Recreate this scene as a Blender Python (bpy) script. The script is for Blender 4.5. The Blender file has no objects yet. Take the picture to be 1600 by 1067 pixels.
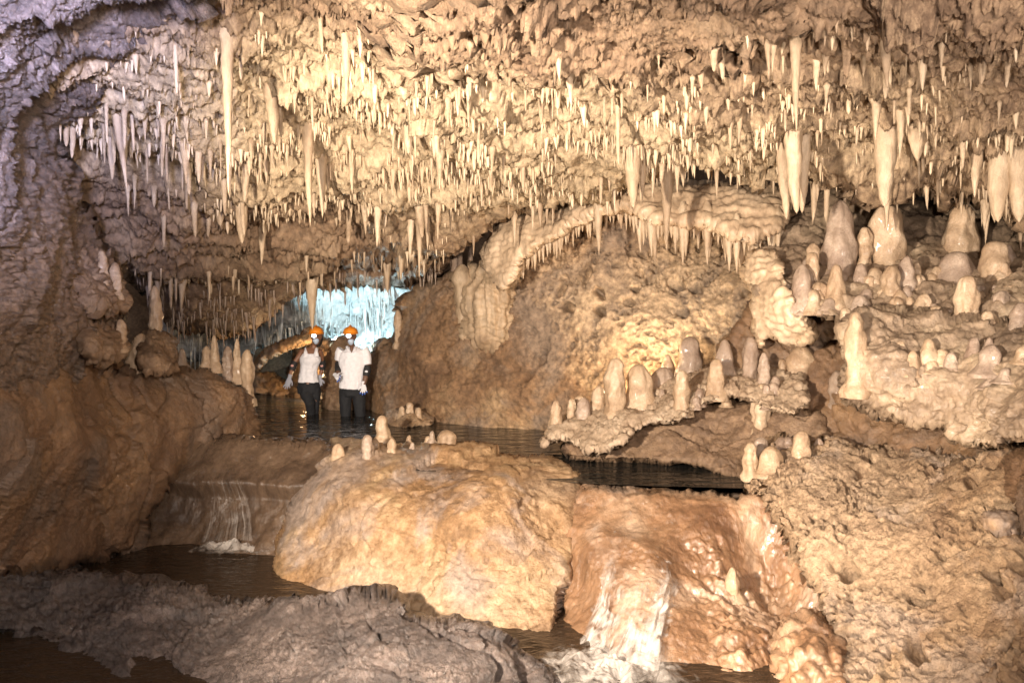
import bpy, bmesh, math, random
import numpy as np
from mathutils import Vector, Matrix
rng = np.random.default_rng(7); random.seed(7)
sc = bpy.context.scene
COL = sc.collection
F = 1244.0; CX, CY = 800.0, 533.5
CAMZ = 1.6; PITCH = math.atan(53.5/F)
ca, sa = math.cos(PITCH), math.sin(PITCH)

def P(px, py, Y):
    """a point that stands at forward distance Y on the sight line through photo pixel px, py"""
    px = np.asarray(px, float); py = np.asarray(py, float); Y = np.asarray(Y, float)
    xc = (px-CX)/F; yc = (CY-py)/F
    s = Y/(ca+yc*sa)
    return np.stack([xc*s, Y+0*s, CAMZ+(yc*ca-sa)*s], -1)

# ------------------------------------------------------------------ noise
G12 = np.array([[1,1,0],[-1,1,0],[1,-1,0],[-1,-1,0],[1,0,1],[-1,0,1],[1,0,-1],[-1,0,-1],
                [0,1,1],[0,-1,1],[0,1,-1],[0,-1,-1],[1,1,0],[-1,1,0],[0,-1,1],[0,-1,-1]], np.float32)
def hsh(x, y, z, seed=0):
    with np.errstate(over='ignore'):
        h = (x.astype(np.uint32)*np.uint32(374761393)) ^ (y.astype(np.uint32)*np.uint32(668265263)) ^ \
            (z.astype(np.uint32)*np.uint32(2147483647-58)) ^ np.uint32((seed*2654435761) & 0xffffffff)
        h = (h ^ (h >> np.uint32(13)))*np.uint32(1274126177)
        h = (h ^ (h >> np.uint32(16)))*np.uint32(2246822519)
        return h ^ (h >> np.uint32(15))
def gn(p, seed=0):
    p = p.astype(np.float32)
    i = np.floor(p); f = p-i; i = i.astype(np.int64)
    u = f*f*f*(f*(f*6-15)+10)
    out = np.zeros(len(p), np.float32)
    for dx in (0,1):
        wx = u[:,0] if dx else 1-u[:,0]
        for dy in (0,1):
            wy = u[:,1] if dy else 1-u[:,1]
            for dz in (0,1):
                wz = u[:,2] if dz else 1-u[:,2]
                g = G12[hsh(i[:,0]+dx, i[:,1]+dy, i[:,2]+dz, seed) & np.uint32(15)]
                out += wx*wy*wz*(g[:,0]*(f[:,0]-dx)+g[:,1]*(f[:,1]-dy)+g[:,2]*(f[:,2]-dz))
    return out
def fbm(p, f, o=4, seed=0, gain=.5, lac=2.03, st=(1,1,1)):
    q = p*np.array(st)*f; a = 1.0; s = 0
    for k in range(o):
        s = s+a*gn(q+k*17.3, seed+k); q = q*lac; a *= gain
    return s
def ridge(p, f, o=4, seed=0, gain=.5, st=(1,1,1)):
    q = p*np.array(st)*f; a = 1.0; s = 0
    for k in range(o):
        s = s+a*(1-2*np.abs(gn(q+k*11.7, seed+k))); q = q*2.1; a *= gain
    return s
def billow(p, f, o=4, seed=0, gain=.5, st=(1,1,1)):
    q = p*np.array(st)*f; a = 1.0; s = 0
    for k in range(o):
        s = s+a*np.abs(gn(q+k*11.7, seed+k)); q = q*2.1; a *= gain
    return s
def worley(p, f, seed=0, st=(1,1,1)):
    q = (p*np.array(st)*f).astype(np.float32); i = np.floor(q).astype(np.int64); fr = q-i
    d1 = np.full(len(q), 9., np.float32); d2 = d1.copy()
    for dx in (-1,0,1):
        for dy in (-1,0,1):
            for dz in (-1,0,1):
                h = hsh(i[:,0]+dx, i[:,1]+dy, i[:,2]+dz, seed)
                jx = (h & np.uint32(1023))/1023.; jy = ((h >> np.uint32(10)) & np.uint32(1023))/1023.; jz = ((h >> np.uint32(20)) & np.uint32(1023))/1023.
                d = (dx+jx-fr[:,0])**2+(dy+jy-fr[:,1])**2+(dz+jz-fr[:,2])**2
                d2 = np.minimum(np.maximum(d, d1), d2); d1 = np.minimum(d1, d)
    return np.sqrt(d1), np.sqrt(d2)
def sstep(a, b, x):
    t = np.clip((x-a)/(b-a), 0, 1); return t*t*(3-2*t)

# ------------------------------------------------------------------ objects
def tag(o, label=None, cat=None, group=None, kind=None):
    if label: o['label'] = label
    if cat: o['category'] = cat
    if group: o['group'] = group
    if kind: o['kind'] = kind
    return o
def mesh_obj(name, V, faces, mat, parent=None, smooth=True, attrs=None):
    """faces: int array (n,4) or (n,3), or list of arrays"""
    me = bpy.data.meshes.new(name)
    fl = faces if isinstance(faces, list) else [faces]
    fl = [np.asarray(f, np.int32) for f in fl if len(f)]
    loops = np.concatenate([f.ravel() for f in fl])
    sizes = np.concatenate([np.full(len(f), f.shape[1], np.int32) for f in fl])
    me.vertices.add(len(V)); me.vertices.foreach_set('co', np.asarray(V, np.float32).ravel())
    me.loops.add(len(loops)); me.loops.foreach_set('vertex_index', loops)
    me.polygons.add(len(sizes))
    me.polygons.foreach_set('loop_start', np.concatenate([[0], np.cumsum(sizes)[:-1]]).astype(np.int32))
    me.polygons.foreach_set('loop_total', sizes)
    me.update(calc_edges=True)
    if smooth: me.polygons.foreach_set('use_smooth', np.ones(len(sizes), bool))
    for k, v in (attrs or {}).items():
        a = me.attributes.new(k, 'FLOAT', 'POINT'); a.data.foreach_set('value', np.asarray(v, np.float32))
    me.materials.append(mat); me.validate()
    o = bpy.data.objects.new(name, me); COL.objects.link(o)
    if parent: o.parent = parent
    return o
def get_normals(V, faces):
    me = bpy.data.meshes.new('t'); 
    f = np.asarray(faces, np.int32)
    me.vertices.add(len(V)); me.vertices.foreach_set('co', np.asarray(V, np.float32).ravel())
    me.loops.add(f.size); me.loops.foreach_set('vertex_index', f.ravel())
    me.polygons.add(len(f)); me.polygons.foreach_set('loop_start', np.arange(0, f.size, f.shape[1], dtype=np.int32))
    me.polygons.foreach_set('loop_total', np.full(len(f), f.shape[1], np.int32))
    me.update(calc_edges=True)
    n = np.empty(len(V)*3, np.float32); me.vertex_normals.foreach_get('vector', n)
    bpy.data.meshes.remove(me)
    return n.reshape(-1, 3).astype(float)

# ------------------------------------------------------------------ rock masses
def tps(ctrl):
    c = np.array(ctrl, float); X = c[:,:2]/400.; v = 1/c[:,2]; n = len(c)
    def U(r2): return np.where(r2 > 1e-12, r2*np.log(np.maximum(r2, 1e-12)), 0)
    K = U(((X[:,None]-X[None])**2).sum(-1))+np.eye(n)*.004
    Pm = np.c_[np.ones(n), X]
    A = np.zeros((n+3, n+3)); A[:n,:n] = K; A[:n,n:] = Pm; A[n:,:n] = Pm.T
    w = np.linalg.solve(A, np.r_[v, 0, 0, 0])
    lo, hi = c[:,2].min()*.85, c[:,2].max()*1.2
    def f(px, py):
        s = px.shape; q = np.c_[px.ravel(), py.ravel()]/400.
        r = np.zeros(len(q))
        for k in range(n): r += w[k]*U(((q-X[k])**2).sum(1))
        r += w[n]+q@w[n+1:]
        return np.clip(1/np.maximum(r, 1e-3), lo, hi).reshape(s)
    return f
def chaikin(p, n=2):
    p = np.array(p, float)
    for _ in range(n):
        q = np.roll(p, -1, 0); p = np.stack([p*.75+q*.25, p*.25+q*.75], 1).reshape(-1, 2)
    return p
MASS = {}
class Mass: pass
def relief(name, outline, ctrl, mat, step=2.5, offs=None, rnd=(20,.3), back=.8, disp=None, jit=3., parent=None, tone=None, seed=0, smooth_poly=1):
    poly = chaikin(outline, smooth_poly)
    # densify and roughen
    nx = np.roll(poly, -1, 0); out = []
    for a, b in zip(poly, nx):
        k = max(1, int(np.hypot(*(b-a))/6)); t = np.arange(k)/k
        out.append(a+(b-a)*t[:,None])
    poly = np.concatenate(out)
    pz = np.c_[poly/22., np.full(len(poly), seed*3.7)]
    poly = poly+jit*np.c_[fbm(pz, 1, 3, seed+5), fbm(pz+9, 1, 3, seed+6)]*1.6
    x0, y0 = poly.min(0)-step; x1, y1 = poly.max(0)+step
    xs = np.arange(x0, x1+step, step); ys = np.arange(y0, y1+step, step)
    X, Y = np.meshgrid(xs, ys)
    a = poly; b = np.roll(poly, -1, 0)
    # inside test row by row
    ins = np.zeros(X.shape, bool)
    for r, yy in enumerate(ys):
        m = (a[:,1] > yy) != (b[:,1] > yy)
        if m.any():
            xc = np.sort(a[m,0]+(yy-a[m,1])*(b[m,0]-a[m,0])/(b[m,1]-a[m,1]))
            ins[r] = (np.searchsorted(xc, xs) % 2) == 1
    c = ins[:-1,:-1] | ins[1:,:-1] | ins[:-1,1:] | ins[1:,1:]
    used = np.zeros(X.shape, bool)
    used[:-1,:-1] |= c; used[1:,:-1] |= c; used[:-1,1:] |= c; used[1:,1:] |= c
    idx = np.full(X.shape, -1); n = used.sum(); idx[used] = np.arange(n)
    px, py = X[used].copy(), Y[used].copy(); inn = ins[used]
    D = np.full(n, 1e9); near = np.zeros(n, int)
    for k in range(len(poly)):
        d = (px-poly[k,0])**2+(py-poly[k,1])**2
        m = d < D; D[m] = d[m]; near[m] = k
    D = np.sqrt(D); o_ = ~inn
    px[o_], py[o_] = poly[near[o_],0], poly[near[o_],1]; D[o_] = 0
    df = tps(ctrl); dep = df(px, py)
    if offs is not None: dep = dep+offs(px, py)
    t = np.clip(D/rnd[0], 0, 1); dep = dep+rnd[1]*(1-np.sqrt(np.clip(1-(1-t)**2, 0, 1)))
    V = P(px, py, dep)
    r, q = np.nonzero(c)
    Fc = np.stack([idx[r,q], idx[r+1,q], idx[r+1,q+1], idx[r,q+1]], 1)
    # boundary, carried backwards so that the rock has a body
    e = np.concatenate([Fc[:,[0,1]], Fc[:,[1,2]], Fc[:,[2,3]], Fc[:,[3,0]]])
    key = np.minimum(e[:,0], e[:,1])*np.int64(10**7)+np.maximum(e[:,0], e[:,1])
    u, inv, cnt = np.unique(key, return_inverse=True, return_counts=True)
    be = e[cnt[inv] == 1]; bv = np.unique(be)
    cen = np.array([np.median(px), np.median(py)])
    Vs, Fs = [V], [Fc]; prev = np.full(n, -1); prev[bv] = bv; base = n
    pa, pb = px[bv], py[bv]; da = dep[bv]
    for fr, sh in ((.25, .995), (.6, .97), (1., .92)):
        qx = cen[0]+(pa-cen[0])*sh; qy = cen[1]+(pb-cen[1])*sh
        Vs.append(P(qx, qy, da+back*fr))
        cur = np.full(n, -1); cur[bv] = base+np.arange(len(bv))
        Fs.append(np.stack([prev[be[:,1]], prev[be[:,0]], cur[be[:,0]], cur[be[:,1]]], 1))
        prev = cur; base += len(bv)
    VV = np.concatenate(Vs); FF = np.concatenate(Fs)
    tn = None
    if tone is not None:
        allx = np.concatenate([px]+[pa]*3); ally = np.concatenate([py]+[pb]*3)
        tn = tone(allx, ally, VV)
    if disp is not None:
        N = get_normals(VV, FF)
        d = disp(VV, N)
        VV = VV+(N*d[:,None] if d.ndim == 1 else d)
    at = {'tone': tn} if tn is not None else None
    o = mesh_obj(name, VV, FF, mat, parent, attrs=at)
    M = Mass(); M.x0, M.y0, M.step, M.idx, M.V, M.o, M.df = x0, y0, step, idx, VV, o, df
    M.px, M.py, M.n = px, py, n
    MASS[o.name] = M
    return o
def at(M, x, y):
    c = int(round((x-M.x0)/M.step)); r = int(round((y-M.y0)/M.step))
    H, W = M.idx.shape
    for rad in range(0, 60):
        best = None
        for dr in range(-rad, rad+1):
            for dc in ((-rad, rad) if abs(dr) < rad else range(-rad, rad+1)):
                rr, cc = r+dr, c+dc
                if 0 <= rr < H and 0 <= cc < W and M.idx[rr,cc] >= 0:
                    d = dr*dr+dc*dc
                    if best is None or d < best[0]: best = (d, M.idx[rr,cc])
        if best: return M.V[best[1]]
    return P(x, y, 8.)

# ------------------------------------------------------------------ materials
def nodes(name):
    m = bpy.data.materials.new(name); m.use_nodes = True
    nt = m.node_tree; nt.nodes.clear()
    def N(t, **k):
        nd = nt.nodes.new(t)
        for a, v in k.items():
            if a.startswith('i_'):
                nd.inputs[a[2:].replace('_', ' ')].default_value = v
            else: setattr(nd, a, v)
        return nd
    L = nt.links.new
    out = N('ShaderNodeOutputMaterial'); bs = N('ShaderNodeBsdfPrincipled')
    L(bs.outputs[0], out.inputs[0])
    return m, nt, N, L, bs, out
def c4(c): return (c[0], c[1], c[2], 1)
def rock(name, dark, mid, light, pale=None, scale=1.5, bump=.5, bscale=14, rough=(.45,.75), pits=0., streak=1., spec=.5, bdist=.03, fine=.5, coat=0., tint=None):
    m, nt, N, L, bs, out = nodes(name)
    tc = N('ShaderNodeTexCoord'); mp = N('ShaderNodeMapping'); mp.inputs['Scale'].default_value = (1, 1, streak)
    oi = N('ShaderNodeObjectInfo'); ad = N('ShaderNodeVectorMath', operation='ADD')
    ml = N('ShaderNodeMath', operation='MULTIPLY'); ml.inputs[1].default_value = 40
    L(oi.outputs['Random'], ml.inputs[0]); L(tc.outputs['Object'], ad.inputs[0]); L(ml.outputs[0], ad.inputs[1])
    L(ad.outputs[0], mp.inputs[0])
    n1 = N('ShaderNodeTexNoise', i_Scale=scale, i_Detail=7., i_Roughness=.62, i_Distortion=.4); L(mp.outputs[0], n1.inputs['Vector'])
    n2 = N('ShaderNodeTexNoise', i_Scale=scale*9, i_Detail=6., i_Roughness=.7); L(mp.outputs[0], n2.inputs['Vector'])
    r1 = N('ShaderNodeValToRGB'); L(n1.outputs[0], r1.inputs[0])
    e = r1.color_ramp.elements; e[0].position = .34; e[0].color = c4(dark); e[1].position = .66; e[1].color = c4(light)
    k = e.new(.5); k.color = c4(mid)
    col = r1.outputs[0]
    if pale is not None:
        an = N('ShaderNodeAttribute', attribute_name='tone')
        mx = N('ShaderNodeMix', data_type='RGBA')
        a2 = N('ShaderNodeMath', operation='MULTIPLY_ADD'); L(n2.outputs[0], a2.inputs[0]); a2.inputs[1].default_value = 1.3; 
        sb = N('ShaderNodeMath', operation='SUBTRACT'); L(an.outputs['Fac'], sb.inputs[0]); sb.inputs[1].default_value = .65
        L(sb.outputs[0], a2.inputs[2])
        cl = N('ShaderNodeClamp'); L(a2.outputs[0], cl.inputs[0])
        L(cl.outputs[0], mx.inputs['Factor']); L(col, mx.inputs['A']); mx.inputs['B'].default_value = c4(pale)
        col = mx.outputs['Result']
    if tint is not None:
        n4 = N('ShaderNodeTexNoise', i_Scale=scale*.75, i_Detail=5., i_Roughness=.6, i_Distortion=.8)
        of = N('ShaderNodeVectorMath', operation='ADD'); of.inputs[1].default_value = (13.7, 4.1, 8.3); L(mp.outputs[0], of.inputs[0]); L(of.outputs[0], n4.inputs['Vector'])
        tm = N('ShaderNodeMapRange'); L(n4.outputs[0], tm.inputs[0]); tm.inputs[1].default_value = .50; tm.inputs[2].default_value = .62; tm.inputs[4].default_value = .85
        m4 = N('ShaderNodeMix', data_type='RGBA'); L(tm.outputs[0], m4.inputs['Factor']); L(col, m4.inputs['A']); m4.inputs['B'].default_value = c4(tint); col = m4.outputs['Result']
    hs = N('ShaderNodeHueSaturation'); L(col, hs.inputs['Color'])
    mr = N('ShaderNodeMapRange'); L(n2.outputs[0], mr.inputs[0]); mr.inputs[1].default_value = .3; mr.inputs[2].default_value = .7
    mr.inputs[3].default_value = 1-fine*.75; mr.inputs[4].default_value = 1+fine*.5
    L(mr.outputs[0], hs.inputs['Value']); L(hs.outputs[0], bs.inputs['Base Color'])
    rr = N('ShaderNodeMapRange'); L(n1.outputs[0], rr.inputs[0]); rr.inputs[1].default_value = .35; rr.inputs[2].default_value = .65
    rr.inputs[3].default_value = rough[1]; rr.inputs[4].default_value = rough[0]; L(rr.outputs[0], bs.inputs['Roughness'])
    bs.inputs['Specular IOR Level'].default_value = spec
    if coat: bs.inputs['Coat Weight'].default_value = coat; bs.inputs['Coat Roughness'].default_value = .15
    n3 = N('ShaderNodeTexNoise', i_Scale=bscale, i_Detail=8., i_Roughness=.68, i_Distortion=.6); L(mp.outputs[0], n3.inputs['Vector'])
    h = n3.outputs[0]
    if pits:
        vo = N('ShaderNodeTexVoronoi', feature='F1'); vo.inputs['Scale'].default_value = bscale*1.4; L(mp.outputs[0], vo.inputs['Vector'])
        pm = N('ShaderNodeMath', operation='MULTIPLY_ADD'); L(vo.outputs['Distance'], pm.inputs[0]); pm.inputs[1].default_value = pits; L(h, pm.inputs[2]); h = pm.outputs[0]
    b = N('ShaderNodeBump'); b.inputs['Strength'].default_value = bump; b.inputs['Distance'].default_value = bdist*1.3
    L(h, b.inputs['Height'])
    n5 = N('ShaderNodeTexNoise', i_Scale=bscale*4.5, i_Detail=5., i_Roughness=.7, i_Distortion=.3); L(mp.outputs[0], n5.inputs['Vector'])
    b2 = N('ShaderNodeBump'); b2.inputs['Strength'].default_value = min(1, bump*1.5); b2.inputs['Distance'].default_value = bdist*.55
    L(n5.outputs[0], b2.inputs['Height']); L(b.outputs[0], b2.inputs['Normal']); L(b2.outputs[0], bs.inputs['Normal'])
    return m
CREAM = (.52,.395,.25)
M_ceil = rock('pale ceiling limestone', (.20,.125,.075), (.29,.19,.115), (.37,.26,.165), pale=CREAM, scale=1.6, bump=.6, bscale=16, rough=(.45,.8), streak=.7, fine=.7)
M_brown = rock('brown muddy limestone', (.13,.08,.05), (.215,.135,.08), (.30,.20,.125), pale=(.42,.29,.17), scale=1.3, bump=.6, bscale=11, rough=(.32,.7))
M_mud = rock('wet brown clay rock', (.125,.07,.04), (.20,.118,.065), (.30,.185,.10), scale=1.1, bump=.6, bscale=10, rough=(.25,.6), tint=(.16,.115,.085))
M_grey = rock('damp lilac grey rock', (.085,.062,.052), (.165,.122,.105), (.30,.235,.205), pale=(.21,.135,.082), scale=2.4, bump=.9, bscale=13, rough=(.2,.55), spec=.8, fine=.9)
M_fg = rock('dark damp rock', (.055,.041,.036), (.115,.087,.074), (.22,.17,.145), scale=2.2, bump=.9, bscale=13, rough=(.18,.5), spec=.8, fine=.9)
M_gold = rock('ochre limestone', (.25,.135,.07), (.43,.265,.13), (.56,.40,.23), pale=(.58,.44,.30), scale=1.2, bump=.5, bscale=12, rough=(.4,.7), pits=.2, fine=.6, tint=(.40,.32,.27))
M_back = rock('brown ochre wall limestone', (.15,.085,.045), (.27,.16,.083), (.39,.26,.145), pale=(.57,.42,.27), scale=1.3, bump=.6, bscale=13, rough=(.4,.75), pits=.3, fine=.75, tint=(.25,.185,.135))
M_bould = rock('ochre boulder limestone', (.20,.11,.053), (.37,.215,.10), (.47,.325,.18), pale=(.50,.38,.26), scale=1.2, bump=.6, bscale=12, rough=(.4,.7), pits=.2, fine=.65, tint=(.36,.285,.24))
M_pit = rock('pitted pale limestone', (.24,.14,.075), (.41,.265,.15), (.53,.375,.235), pale=(.58,.42,.28), scale=2.2, bump=.7, bscale=15, rough=(.5,.8), pits=.6, bdist=.04, tint=(.52,.39,.29), fine=.6)
M_flow = rock('cream flowstone', (.40,.28,.18), (.52,.385,.255), (.62,.48,.34), scale=1.7, bump=.25, bscale=9, rough=(.28,.55), streak=.5)
M_mound = rock('lilac brown flowstone', (.185,.13,.087), (.29,.21,.142), (.41,.31,.21), scale=2.0, bump=.45, bscale=10, rough=(.3,.65), streak=.8, spec=.45, coat=.08)
M_crust = rock('pale calcite crust', (.30,.21,.14), (.43,.32,.22), (.56,.44,.32), scale=2.4, bump=.5, bscale=12, rough=(.35,.65))
M_curtain = rock('greyish tan flowstone', (.30,.205,.125), (.42,.305,.195), (.53,.41,.28), scale=1.7, bump=.35, bscale=10, rough=(.4,.65), streak=.4)
M_tite = rock('cream stalactite calcite', (.33,.23,.145), (.45,.335,.22), (.55,.43,.30), scale=3, bump=.35, bscale=18, rough=(.35,.6), streak=.35, fine=.35)
M_mite = rock('tan stalagmite calcite', (.33,.22,.135), (.45,.32,.205), (.56,.43,.30), scale=4.5, bump=.4, bscale=18, rough=(.25,.5), coat=.12, streak=.8, fine=.3, spec=.6)
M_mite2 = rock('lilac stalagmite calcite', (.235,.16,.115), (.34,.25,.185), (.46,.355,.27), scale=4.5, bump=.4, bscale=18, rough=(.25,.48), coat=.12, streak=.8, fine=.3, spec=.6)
M_orange = rock('wet orange flowstone', (.15,.075,.038), (.29,.165,.09), (.42,.285,.185), scale=1.5, bump=.4, bscale=10, rough=(.12,.35), streak=.35, spec=.7, coat=.4, tint=(.50,.36,.26))
M_wetbrown = rock('wet brown flowstone', (.07,.045,.03), (.12,.078,.05), (.185,.125,.083), scale=1.6, bump=.4, bscale=9, rough=(.12,.35), streak=.4, spec=.7, coat=.4)
M_white = rock('white calcite', (.55,.58,.58), (.7,.73,.73), (.8,.82,.82), scale=2., bump=.5, bscale=9, rough=(.4,.7), streak=.4)

def plain(name, col, rough=.6, emit=None, es=0):
    m, nt, N, L, bs, out = nodes(name)
    n = N('ShaderNodeTexNoise', i_Scale=30., i_Detail=4.); tc = N('ShaderNodeTexCoord'); L(tc.outputs['Object'], n.inputs['Vector'])
    hs = N('ShaderNodeHueSaturation', i_Color=c4(col)); mr = N('ShaderNodeMapRange'); L(n.outputs[0], mr.inputs[0])
    mr.inputs[3].default_value = .8; mr.inputs[4].default_value = 1.15; L(mr.outputs[0], hs.inputs['Value']); L(hs.outputs[0], bs.inputs['Base Color'])
    bs.inputs['Roughness'].default_value = rough
    if emit: bs.inputs['Emission Color'].default_value = c4(emit); bs.inputs['Emission Strength'].default_value = es
    return m
def water_mat(name, col, amp, sc_=(3,6)):
    m, nt, N, L, bs, out = nodes(name)
    bs.inputs['Base Color'].default_value = c4(col); bs.inputs['Roughness'].default_value = .04; bs.inputs['IOR'].default_value = 1.33
    tc = N('ShaderNodeTexCoord'); mp = N('ShaderNodeMapping'); mp.inputs['Scale'].default_value = (1, 2.2, 1); L(tc.outputs['Object'], mp.inputs[0])
    a = N('ShaderNodeTexNoise', i_Scale=sc_[0], i_Detail=3., i_Roughness=.5, i_Distortion=.8); L(mp.outputs[0], a.inputs['Vector'])
    b = N('ShaderNodeBump'); b.inputs['Strength'].default_value = 1; b.inputs['Distance'].default_value = amp; L(a.outputs[0], b.inputs['Height']); L(b.outputs[0], bs.inputs['Normal'])
    return m
M_water = water_mat('dark pool water', (.018,.018,.016), .045)
M_water2 = water_mat('brown pool water', (.036,.023,.014), .02, (5,6))
def foam_mat(name, su, sv, cut, soft, dist=.5, blotch=9., bl=.4, col=(.58,.53,.48)):
    m, nt, N, L, bs, out = nodes(name)
    bs.inputs['Base Color'].default_value = c4(col); bs.inputs['Roughness'].default_value = .25
    uv = N('ShaderNodeAttribute', attribute_name='uu'); vv = N('ShaderNodeAttribute', attribute_name='vv'); al = N('ShaderNodeAttribute', attribute_name='dens')
    cb = N('ShaderNodeCombineXYZ'); 
    a = N('ShaderNodeMath', operation='MULTIPLY'); L(uv.outputs['Fac'], a.inputs[0]); a.inputs[1].default_value = su
    b = N('ShaderNodeMath', operation='MULTIPLY'); L(vv.outputs['Fac'], b.inputs[0]); b.inputs[1].default_value = sv
    L(a.outputs[0], cb.inputs[0]); L(b.outputs[0], cb.inputs[1])
    n = N('ShaderNodeTexNoise', i_Scale=1., i_Detail=6., i_Roughness=.62, i_Distortion=dist); L(cb.outputs[0], n.inputs['Vector'])
    tc = N('ShaderNodeTexCoord'); nb = N('ShaderNodeTexNoise', i_Scale=blotch, i_Detail=4., i_Roughness=.6, i_Distortion=1.); L(tc.outputs['Object'], nb.inputs['Vector'])
    mb = N('ShaderNodeMath', operation='MULTIPLY_ADD'); L(nb.outputs[0], mb.inputs[0]); mb.inputs[1].default_value = bl; mb.inputs[2].default_value = -bl*.5
    ab = N('ShaderNodeMath', operation='ADD'); L(n.outputs[0], ab.inputs[0]); L(mb.outputs[0], ab.inputs[1])
    ad = N('ShaderNodeMath', operation='ADD'); L(ab.outputs[0], ad.inputs[0]); L(al.outputs['Fac'], ad.inputs[1])
    mr = N('ShaderNodeMapRange'); L(ad.outputs[0], mr.inputs[0]); mr.inputs[1].default_value = cut; mr.inputs[2].default_value = cut+soft
    tr = N('ShaderNodeBsdfTransparent'); mx = N('ShaderNodeMixShader'); L(mr.outputs[0], mx.inputs[0]); L(tr.outputs[0], mx.inputs[1]); L(bs.outputs[0], mx.inputs[2])
    L(mx.outputs[0], out.inputs[0])
    bp = N('ShaderNodeBump'); bp.inputs['Strength'].default_value = .25; bp.inputs['Distance'].default_value = .02; L(n.outputs[0], bp.inputs['Height']); L(bp.outputs[0], bs.inputs['Normal'])
    return m
M_fall = foam_mat('falling white water', 44, .8, .84, .6, .35, 9., .25)
M_fall2 = foam_mat('rushing white water', 12, 2.6, .82, .55, 1.0, 8., 1.3)
M_foam = foam_mat('white foam', 6, 6, .82, .6, 1.4)

# ------------------------------------------------------------------ displacement styles
def wcell(p, f, seed=0, st=(1,1,1)):
    """nearest feature point: distance, gap to the second, offset from it, three random numbers of its cell"""
    q = (p*np.array(st)*f).astype(np.float32); i = np.floor(q).astype(np.int64); fr = q-i
    d1 = np.full(len(q), 9., np.float32); d2 = d1.copy(); off = np.zeros((len(q),3), np.float32); hh = np.zeros(len(q), np.uint32)
    for dx in (-1,0,1):
        for dy in (-1,0,1):
            for dz in (-1,0,1):
                h = hsh(i[:,0]+dx, i[:,1]+dy, i[:,2]+dz, seed)
                v = np.stack([dx+(h & np.uint32(1023))/1023.-fr[:,0], dy+((h >> np.uint32(10)) & np.uint32(1023))/1023.-fr[:,1], dz+((h >> np.uint32(20)) & np.uint32(1023))/1023.-fr[:,2]], 1)
                d = (v*v).sum(1); m = d < d1
                d2 = np.where(m, d1, np.minimum(d2, d)); d1 = np.where(m, d, d1); off[m] = -v[m]; hh[m] = h[m]
    z = hh.astype(np.int64)
    R = np.stack([(hsh(z, z*0+k, z*0, 5) & np.uint32(65535))/65535.-.5 for k in range(3)], 1)
    return np.sqrt(d1), np.sqrt(d2)-np.sqrt(d1), off, R
def warp(p, a, f, seed=0):
    return p+a*np.stack([fbm(p,f,2,seed+3),fbm(p,f,2,seed+4),fbm(p,f,2,seed+5)],1)
def chip(p, f, a, seed=0, st=(1,1,1), w=.35):
    """broken faces: every cell is a tilted facet with a step at its rim"""
    q = warp(p, w/f, f*1.1, seed)
    d1, gap, off, R = wcell(q, f, seed, st)
    return a*((off*R).sum(1)*2.2+R[:,0]*.9)
def drip(p, f, a, seed=0, zs=.38):
    """hanging drip points: a ridge that swells downwards and ends abruptly"""
    q = warp(p, .3/f, f*.8, seed)
    d1, gap, off, R = wcell(q, f, seed, (1,1,zs))
    rad = np.sqrt(off[:,0]**2+off[:,1]**2)
    return a*sstep(.62, .05, rad)*np.clip(.45-off[:,2]*1.1, 0, 1.2)*(1+R[:,0])
def micro(p, a=.008, f=20, seed=0):
    m = .35+.9*sstep(-.3, .35, fbm(p, 1.7, 2, seed+60))
    return a*m*(ridge(p, f, 3, seed+61, .6)-.7+1.2*fbm(p, f*1.7, 2, seed+62, .7))
def cracks(p, f, a, seed=0, st=(1,1,1), wd=.05):
    q = warp(p, .5/f, f*1.3, seed)
    d1, gap, off, R = wcell(q, f, seed, st)
    return -a*sstep(wd, 0, gap)*sstep(-.15, .25, fbm(p, f*.6, 2, seed+9))
def holes(p, f, a, seed, th=.42, st=(1,1,1)):
    q = warp(p, .35/f, f*1.2, seed)
    d1, gap, off, R = wcell(q, f, seed, st)
    return -a*sstep(th, th*.35, d1)*(.5+R[:,1]+.5)
def d_rock(a=.12, f=1.2, seed=0, fine=1., crack=.04, rough=1., zs=1.3):
    def g(p, n):
        m = sstep(-.05, .35, fbm(p, f*.9, 2, seed+50)); m2 = sstep(-.1, .25, fbm(p, f*1.6, 2, seed+52))
        d = a*fbm(p, f, 3, seed, .42)+chip(p, f*1.5, a*.42, seed+20, (1,1,zs), .5)
        d = d+fine*m*(chip(p, f*5, a*.22, seed+23, (1,1,zs))+chip(p, f*11, a*.10, seed+24, (1,1,zs)))
        d = d+cracks(p, f*1.1, crack*1.3, seed+30)+m2*cracks(p, f*3.4, crack*.6, seed+33, wd=.06)
        d = d+m2*holes(p, 9, .022*rough, seed+36, .28)
        return d+micro(p, .006*rough, 26, seed)+.007*rough*fbm(p, 14, 3, seed+40, .65)
    return g
def d_pit(a=.08, f=1.4, seed=0, pit=.05, pf=11, amt=.25):
    def g(p, n):
        msk = sstep(-.35, .1, fbm(p, 2.1, 2, seed+40)); m2 = sstep(-.1, .3, fbm(p, 1.3, 2, seed+45))
        d = a*fbm(p, f, 3, seed)+a*.15*fbm(p, f*6, 4, seed+20, .6)+chip(p, f*2, a*.35, seed+2)
        d = d+msk*(holes(p, pf, pit, seed+3)+holes(p, pf*1.9, pit*.6, seed+4, .45))+m2*holes(p, pf*.4, pit*2.4, seed+8, .38)
        return d+micro(p, .006, 28, seed)+.010*fbm(p, 18, 3, seed+41, .65)
    return g
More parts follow.
